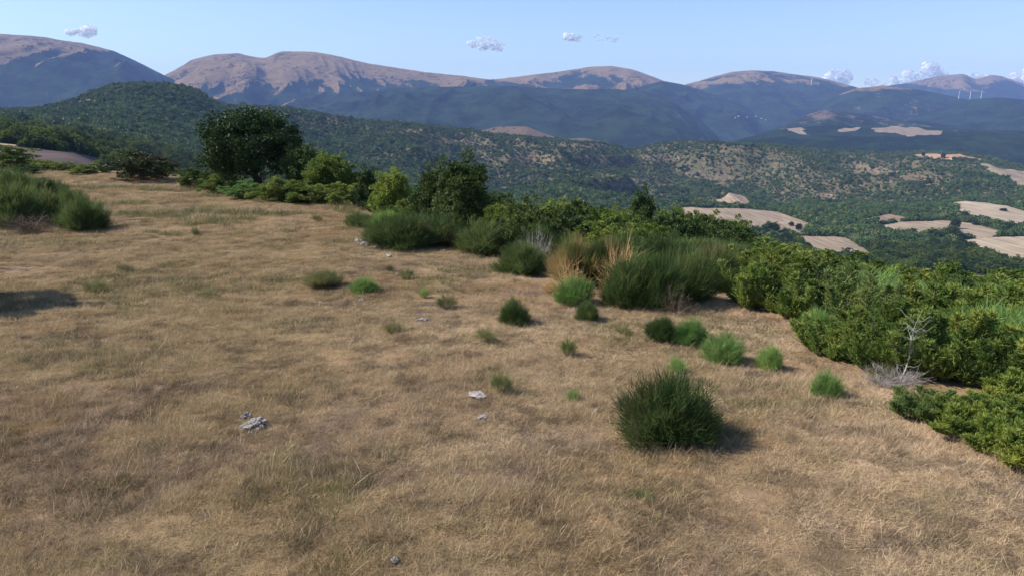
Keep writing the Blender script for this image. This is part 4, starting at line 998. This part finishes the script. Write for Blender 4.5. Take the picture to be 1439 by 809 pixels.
# ------------------------------------------------------------------ woods on the far slopes
def forest():
    def tree_blob(seed, lv=230, size=0.12):
        r = np.random.default_rng(seed); th = np.arccos(r.uniform(-0.5, 1, lv)); ph = r.random(lv) * 2 * pi
        rad = r.uniform(0.6, 1, lv) * (1 + 0.25 * np.sin(3 * ph + seed)); D = dirs(th, ph); P = D * rad[:, None] * np.array([0.5, 0.5, 0.48]); P[:, 2] += 0.42
        v1 = blades(P, D + r.normal(size=(lv, 3)) * 0.6, r.uniform(.8, 1.4, lv) * size, r.uniform(.8, 1.3, lv) * size, seg=1, rng=r, tipw=1.2)
        # dark core so that the crown is not see-through
        a = np.linspace(0, 2 * pi, 9)[:-1]; cv = [(0, 0, 0.85)] + [(0.32 * cos(q), 0.32 * sin(q), 0.6) for q in a] + [(0.36 * cos(q), 0.36 * sin(q), 0.25) for q in a] + [(0, 0, 0.0)]
        tr = [(0, 1 + i, 1 + (i + 1) % 8) for i in range(8)] + [(17, 9 + (i + 1) % 8, 9 + i) for i in range(8)]
        qd = [(1 + i, 9 + i, 9 + (i + 1) % 8, 1 + (i + 1) % 8) for i in range(8)]
        return join([v1, (np.array(cv), np.array(qd), np.array(tr))])
    mw = foliage_mat('woods', (0.046, 0.090, 0.024), (0.085, 0.145, 0.038), nscale=0.012, trans=0.15, objvar=0.4)
    mw2 = foliage_mat('woods_light', (0.085, 0.125, 0.034), (0.12, 0.15, 0.055), nscale=0.012, trans=0.15, objvar=0.4)
    protos = [mesh_np('wood_tree', *tree_blob(300 + i), mats=[mw if i < 4 else mw2]) for i in range(6)]
    n = 420000; y = np.exp(RNG.uniform(math.log(75), math.log(2750), n)) ; t = RNG.uniform(-0.86, 0.86, n)
    # density per area: accept far ones more
    x = t * y; tl = np.interp(t, LG[0], LG[1]); yb = np.interp(t, LB[0], LB[1])
    dens = np.clip(y / 700, 0.02, 1) ** 1.0
    ok = (y < tl + 60) & (y > 280) & ((t > -0.42) | (y > 330))
    gap = fbm(x / 50, y / 50, 4, 66, 0.65) + 0.45 * fbm(x / 420, y / 420, 2, 14)
    conic = (t < -0.30) & (y > 1250)
    scrubby = smooth(900, 1600, y) * np.where(conic, 0.35, 1.0)
    ok &= (gap < 0.66 - 0.22 * scrubby + 0.3 * (RNG.random(n) < 0.25)) & (RNG.random(n) < dens)
    cl = clearness(x, y, height(x, y)); ok &= RNG.random(n) > cl * 1.15 * (0.6 + 0.9 * fbm(x / 35, y / 35, 3, 12) + 0.3)
    x, y = x[ok], y[ok]
    for W in FIELDS: 
        k = ~inside(x, y, W); x, y = x[k], y[k]
    scrub = smooth(1100, 1700, y)
    sz = RNG.lognormal(0, 0.28, len(x)) * (6.5 - 1.6 * scrub + 1.3 * fbm(x / 200, y / 200, 2, 4)); near = smooth(260, 75, y)
    sz = sz * (1 - 0.4 * near)
    z = height(x, y)
    # a tree between the thicket and the valley never rises into the view of the fields
    k = ~((y < 650) & (z + sz * 0.9 > ztop(x, y, 6)) & (x / y > -0.3)); x, y, z, sz = x[k], y[k], z[k], sz[k]
    scl = np.stack([sz * RNG.uniform(0.9, 1.2, len(sz)), sz * RNG.uniform(0.9, 1.2, len(sz)), sz * RNG.uniform(0.8, 1.25, len(sz))], -1)
    q = y < 950; m_ = q.sum(); scl[(x / y < -0.35) & (y < 700)] *= 0.7
    scatter('valley_woods', np.stack([x, y, z - 0.3], -1)[q], np.stack([np.zeros(m_), np.zeros(m_), RNG.uniform(0, 6.28, m_)], -1), scl[q], [cm(LEAFY[0], 'leaf_green'), cm(LEAFY[1], 'leaf_dark'), cm(LEAFY[2], 'leaf_dark'), cm(LEAFY[1], 'leaf_green')], 'dense woods in the near part of the valley')
    x, y, z, sz, scl = x[~q], y[~q], z[~q], sz[~q], scl[~q]
    rot = np.stack([0 * x, 0 * x, RNG.uniform(0, 6.28, len(x))], -1)
    scatter('woodland', np.stack([x, y, z - 0.4], -1), rot, scl, protos, 'dense woods and scrub covering the valley and the hills')
    print('FOREST', len(x))
    n = 170000; y = np.exp(RNG.uniform(math.log(700), math.log(2700), n)); x = RNG.uniform(-0.86, 0.86, n) * y; t = x / y
    k = (y < np.interp(t, LG[0], LG[1]) + 40) & (RNG.random(n) < np.clip(y / 1800, 0, 1)); x, y = x[k], y[k]
    for W in FIELDS:
        k = ~inside(x, y, W); x, y = x[k], y[k]
    sz = RNG.lognormal(0, 0.35, len(x)) * 2.6
    scatter('hill_scrub', np.stack([x, y, height(x, y) - 0.2], -1), np.stack([0 * x, 0 * x, RNG.uniform(0, 6.28, len(x))], -1), np.stack([sz * 1.2, sz * 1.2, sz], -1), protos, 'low scrub dotting the stony clearings of the hills')
    n = 5000; y = RNG.uniform(58, 300, n); x = RNG.uniform(-0.9, 0.9, n) * y; t = x / y; z = height(x, y); hh = RNG.uniform(2.5, 6.5, n)
    k = (y > np.interp(t, ET, EY) + 14) & (z + hh < ztop(x, y, 4)) & ((t > -0.42) | (y < 150)); x, y, z, hh = x[k], y[k], z[k], hh[k]
    ww = hh * RNG.uniform(0.9, 1.4, len(x))
    scatter('slope_woods', np.stack([x, y, z - 0.3], -1), np.stack([0 * x, 0 * x, RNG.uniform(0, 6.28, len(x))], -1), np.stack([ww, ww, hh], -1), [cm(LEAFY[0], 'leaf_green'), cm(LEAFY[1], 'leaf_dark'), cm(LEAFY[2], 'leaf_dark')], 'dense bushy woods on the slope between hilltop and valley')
    print('SLOPE', len(x))
forest()

# single trees on and round the valley fields
vt = [(1122, 325, 10, 11, 'small dark tree standing alone on the large tan field'), (1112, 318, 8, 6, 'low dark bush left of the lone field tree'), (1044, 320, 12, 11, 'dark bush on the left of the large tan field'),
      (1060, 332, 22, 14, 'round tree at the left of the copse below the tan field'), (1082, 332, 26, 20, 'tallest tree of the copse below the tan field'), (1102, 336, 22, 14, 'tree at the right of the copse below the tan field'),
      (1336, 337, 18, 20, 'round tree at the left end of the trees between two fields'), (1312, 338, 22, 16, 'low tree of the group inside the long tan field'), (1342, 322, 14, 14, 'dark tree at the top of the group inside the long field'),
      (1355, 309, 12, 12, 'round dark tree at the corner of the pale field'), (1338, 309, 8, 9, 'small tree left of the round corner tree'), (1372, 317, 12, 8, 'hedge bush below the pale field'),
      (1390, 320, 12, 8, 'second hedge bush below the pale field'), (1432, 328, 14, 12, 'dark tree near the right edge between the fields'), (1251, 327, 8, 6, 'tiny bush on the lower side of the long field'),
      (1410, 297, 10, 4, 'flat bush on the top side of the pale field')]
for i, (u, v, w_, h_, lb) in enumerate(vt):
    tree(u, v, w_, h_, lb, 'leaf_dark', 1 + i % 2, far=True)
# trees in the reddish crest field
for i, (u, v, w_, h_) in enumerate([(1297, 221, 5, 6), (1325, 224, 6, 8), (1340, 226, 5, 5), (1352, 228, 5, 4), (1364, 229, 6, 5), (1390, 226, 3, 5)]):
    tree(u, v, w_, h_, 'small dark tree in the row along the reddish hilltop field', 'leaf_dark', 1, far=True, group='trees along the reddish hilltop field')

# ------------------------------------------------------------------ far buildings
M['wall_white'] = plain_mat('white_wall', (0.72, 0.70, 0.66), (0.8, 0.78, 0.74), 2)
M['roof_dark'] = plain_mat('dark_roof', (0.10, 0.10, 0.12), (0.15, 0.15, 0.17), 2)
M['roof_tile'] = plain_mat('tile_roof', (0.35, 0.17, 0.10), (0.45, 0.25, 0.15), 2)
M['pane_dark'] = plain_mat('dark_pane', (0.02, 0.025, 0.03), (0.03, 0.035, 0.04), 2, rough=0.2)
def boxm(name, x0, x1, y0, y1, z0, z1, mat, parent):
    V = [(x0, y0, z0), (x1, y0, z0), (x1, y1, z0), (x0, y1, z0), (x0, y0, z1), (x1, y0, z1), (x1, y1, z1), (x0, y1, z1)]
    Q = [(0, 3, 2, 1), (4, 5, 6, 7), (0, 1, 5, 4), (1, 2, 6, 5), (2, 3, 7, 6), (3, 0, 4, 7)]
    return link(name, mesh_np(name, V, Q=Q, mats=[M[mat]]), parent=parent)
def house(u, v, wpx, hm, label, Y=None, roof='roof_tile', z=None, rz=0.3, group=None):
    if Y is None: x, y, zz = place(u, v, True)
    else: x, y, zz = [float(c) for c in pix(u, v, Y)]
    if z is not None: zz = z
    W = size_at(wpx, y); D = W * 0.6
    r = link('farmhouse', None, label=label, cat='house', loc=(x, y, zz), rz=rz, group=group)
    boxm('wall', -W / 2, W / 2, -D / 2, D / 2, -2, hm, 'wall_white', r)
    V = [(-W * .54, -D * .6, hm + .02), (W * .54, -D * .6, hm + .02), (W * .54, D * .6, hm + .02), (-W * .54, D * .6, hm + .02), (-W * .5, 0, hm * 1.4), (W * .5, 0, hm * 1.4)]
    link('roof', mesh_np('roof', V, Q=[(0, 1, 5, 4), (2, 3, 4, 5), (0, 3, 2, 1)], T=[(1, 2, 5), (3, 0, 4)], mats=[M[roof]]), parent=r)
    for k in range(3): boxm('window', -W * .32 + k * W * .26, -W * .2 + k * W * .26, -D / 2 - 0.15, -D / 2 - 0.02, hm * .35, hm * .7, 'pane_dark', r)
    return r
house(249, 243, 14, 3.2, 'long low white farm building with a dark roof below the rim', roof='roof_dark', rz=0.15)
house(1148, 312, 5, 5, 'small pale hut beside the large tan field')
house(1150, 222, 4, 4, 'tiny pale hut on the crest of the scrub hill')
for i, (u, v, q) in enumerate([(1038, 163, 2.4), (1050, 164, 1.7), (1062, 163, 1.8), (1070, 166, 1.6), (1076, 168, 1.4), (1033, 165, 1.4)]):
    house(u, v + 1, q, 4, 'white house of the small village on the far mountain flank', Y=6900, group='white houses of the far village')

# ------------------------------------------------------------------ wind turbines
M['white_paint'] = plain_mat('white_paint', (0.78, 0.78, 0.78), (0.8, 0.8, 0.8), 1, rough=0.4)
def turbine(u, v, Y, hpx, label, ang):
    x, y, z = [float(c) for c in pix(u, v, Y)]; Hh = hpx * Y / F * 0.62; R = Hh * 0.62
    r = link('wind_turbine', None, label=label, cat='wind turbine', loc=(x, y, z), rz=0.25)
    q = Hh / 60
    link('tower', mesh_np('tower', *tube([(0, 0, -30), (0, 0, 0), (0, 0, Hh)], [3.4 * q, 3.2 * q, 1.9 * q], 12), mats=[M['white_paint']]), parent=r)
    boxm('nacelle', -1.9 * q, 1.9 * q, -4 * q, 6 * q, Hh, Hh + 3.8 * q, 'white_paint', r)
    link('hub', mesh_np('hub', *tube([(0, -4.2 * q, Hh + 1.9 * q), (0, -6 * q, Hh + 1.9 * q), (0, -7.4 * q, Hh + 1.9 * q)], [1.8 * q, 1.6 * q, 0.3 * q], 10), mats=[M['white_paint']]), parent=r)
    for k in range(3):
        a = ang + k * 2 * pi / 3; d = np.array([cos(a), 0, sin(a)]); nrm = np.array([-sin(a), 0, cos(a)]); c = np.array([0, -5.6 * q, Hh + 1.9 * q])
        V = []
        for s_, wd in ((0.0, 1.0), (0.15, 2.4), (0.5, 1.8), (1.0, 0.6)):
            for sg in (-1, 1):
                for th in (-0.25, 0.25): V.append(c + d * s_ * R + nrm * sg * wd * q + np.array([0, th * q * 2, 0]))
        Q = []
        for i in range(3):
            b = i * 4
            for (a1, a2) in ((0, 1), (1, 3), (3, 2), (2, 0)): Q.append((b + a1, b + a2, b + 4 + a2, b + 4 + a1))
        link('blade', mesh_np('blade', V, Q=Q + [(0, 1, 3, 2), (12, 14, 15, 13)], mats=[M['white_paint']]), parent=r)
turbine(1140, 119, 9400, 10, 'white wind turbine alone on the slope of the domed mountain', 0.5)
turbine(1347.5, 135, 7900, 9, 'leftmost white wind turbine of the row of three on the right', 0.9)
turbine(1363.5, 135, 7900, 10, 'middle white wind turbine of the row of three on the right', 0.2)
turbine(1379, 135, 7900, 9, 'rightmost white wind turbine of the row of three on the right', 1.5)

# ------------------------------------------------------------------ clouds (beyond the haze)
def cloud_mat():
    m, nt, b = new_mat('cloud'); N = NB(nt)
    b.inputs['Subsurface Weight'].default_value = 1.0; b.inputs['Subsurface Scale'].default_value = 500.0; b.inputs['Subsurface Radius'].default_value = (1, 1, 1); b.inputs['Base Color'].default_value = (1, 1, 1, 1); b.inputs['Roughness'].default_value = 1; b.inputs['Specular IOR Level'].default_value = 0
    t = N.n('ShaderNodeBsdfTranslucent'); t.inputs[0].default_value = (0.97, 0.97, 0.97, 1)
    ms = N.n('ShaderNodeMixShader'); ms.inputs[0].default_value = 0.15; N.l(b.outputs[0], ms.inputs[1]); N.l(t.outputs[0], ms.inputs[2])
    lw = N.n('ShaderNodeLayerWeight'); lw.inputs[0].default_value = 0.5
    oi = N.n('ShaderNodeObjectInfo')
    f = N.math('ADD', lw.outputs['Facing'], N.math('MULTIPLY', N.math('SUBTRACT', N.noise(0.0013, 3, 0.55), 0.5), 1.3))
    f = N.math('ADD', f, oi.outputs['Alpha']); f = N.math('SUBTRACT', f, 1.0)
    a = N.ramp(f, [(0.10, 0.12), (0.72, 1)])
    tp = N.n('ShaderNodeBsdfTransparent'); m2 = N.n('ShaderNodeMixShader')
    N.l(a, m2.inputs[0]); N.l(ms.outputs[0], m2.inputs[1]); N.l(tp.outputs[0], m2.inputs[2]); N.l(m2.outputs[0], nt.nodes['Material Output'].inputs[0])
    return m
M['cloud'] = cloud_mat()
def cloud(name, blobs, Y, label, seed, thin=1.0, depth=700):
    """blobs: (u, v, radius px, flatten)"""
    import bmesh
    r = random.Random(seed); bm = bmesh.new()
    cx = sum(b[0] for b in blobs) / len(blobs); cy = sum(b[1] for b in blobs) / len(blobs); o = mathutils.Vector([float(c) for c in pix(cx, cy, Y)])
    for (u, v, rp, fl) in blobs:
        c = mathutils.Vector([float(q) for q in pix(u, v, Y)]) - o; R = rp * Y / F; c.y += r.uniform(-1, 1) * depth
        g = bmesh.ops.create_icosphere(bm, subdivisions=4, radius=1.0)
        off = mathutils.Vector((r.random() * 50, r.random() * 50, 0))
        for w_ in g['verts']:
            n = mathutils.noise.fractal(w_.co * 1.6 + off, 0.9, 2.1, 6)
            k = w_.co * (1 + 0.12 * n); w_.co = c + mathutils.Vector((k.x * R, k.y * R, k.z * R * fl))
    me = bpy.data.meshes.new(name); bm.to_mesh(me); bm.free(); me.materials.append(M['cloud'])
    ob = link(name, me, label=label, cat='cloud', loc=o); ob.color = (1, 1, 1, thin)
    k = Y / F
    mr_ = sum(b[2] * b[3] for b in blobs) / len(blobs)
    md = ob.modifiers.new('merge', 'REMESH'); md.mode = 'VOXEL'; md.voxel_size = k * 0.5; md.use_smooth_shade = True
    sm = ob.modifiers.new('soften', 'SMOOTH'); sm.factor = 0.5; sm.iterations = 8 if mr_ > 5.2 else 22
    for q, st in (((mr_ * 1.3, mr_ * 0.6), (mr_ * 0.5, mr_ * 0.16)) if mr_ > 5.2 else ((mr_ * 1.8, mr_ * 0.7),)):
        tx = bpy.data.textures.new('billow', 'CLOUDS'); tx.noise_scale = k * q; tx.noise_depth = 1
        d = ob.modifiers.new('billow', 'DISPLACE'); d.texture = tx; d.strength = k * st; d.mid_level = 0.5; d.texture_coords = 'LOCAL'
    return ob
CY = 30000
def puffs(seed, u0, u1, vb, vtop, n, r0, r1, fl=0.7):
    r = random.Random(seed); out = []; fl = fl * 1.0
    for i in range(n):
        u = r.uniform(u0, u1); s = (u - u0) / (u1 - u0); top = np.interp(s, [p[0] for p in vtop], [p[1] for p in vtop])
        v = r.uniform(top + 2, vb); out.append((u, v, r.uniform(r0, r1) * (0.7 + 0.3 * (vb - top) / 20), fl))
    return out
cloud('cloud', puffs(1, 1150, 1210, 116, [(0, 108), (0.35, 90), (0.5, 92), (1, 106)], 26, 5, 9), CY, 'bright white cumulus rising between the domed mountain and the far right ridge', 1)
cloud('cloud', puffs(2, 1205, 1255, 120, [(0, 108), (1, 110)], 14, 4, 7), CY, 'low faint cloud bank between the two bright cumulus', 2, 1.25)
cloud('cloud', puffs(3, 1240, 1345, 122, [(0, 110), (0.4, 100), (0.68, 86), (0.85, 92), (1, 104)], 36, 6, 10), CY, 'largest white cumulus, left of the far bare peak', 3)
cloud('cloud', puffs(4, 1345, 1410, 116, [(0, 103), (1, 104)], 14, 4, 7), CY, 'thin white cloud strip behind the far bare peaks', 4, 1.2)
cloud('cloud', puffs(5, 1405, 1500, 122, [(0, 104), (0.4, 94), (1, 90)], 22, 6, 9), CY, 'white cumulus at the right edge', 5, 1.05)
cloud('cloud', puffs(6, 664, 710, 69, [(0, 60), (0.4, 53), (1, 60)], 26, 7, 10, 0.5), CY * 0.8, 'small bright oval cloud above the centre ridge', 6, 1.0)
cloud('cloud', puffs(7, 792, 820, 58, [(0, 50), (1, 46)], 18, 6, 9, 0.6), CY * 0.8, 'small soft white cloud right of the bright oval one', 7, 1.15)
cloud('cloud', puffs(8, 830, 870, 59, [(0, 50), (1, 48)], 16, 6, 9, 0.4), CY * 0.8, 'thin grey-white wisp trailing off the small soft cloud', 8, 1.4)
cloud('cloud', [(101, 46, 7, 0.6), (107, 44, 9, 0.7), (113, 40, 9, 0.85), (117, 43, 8, 0.8), (110, 46, 9, 0.5), (120, 46, 6, 0.5)], CY * 0.8, 'small lone white cloud above the left mountain', 9, 1.0)
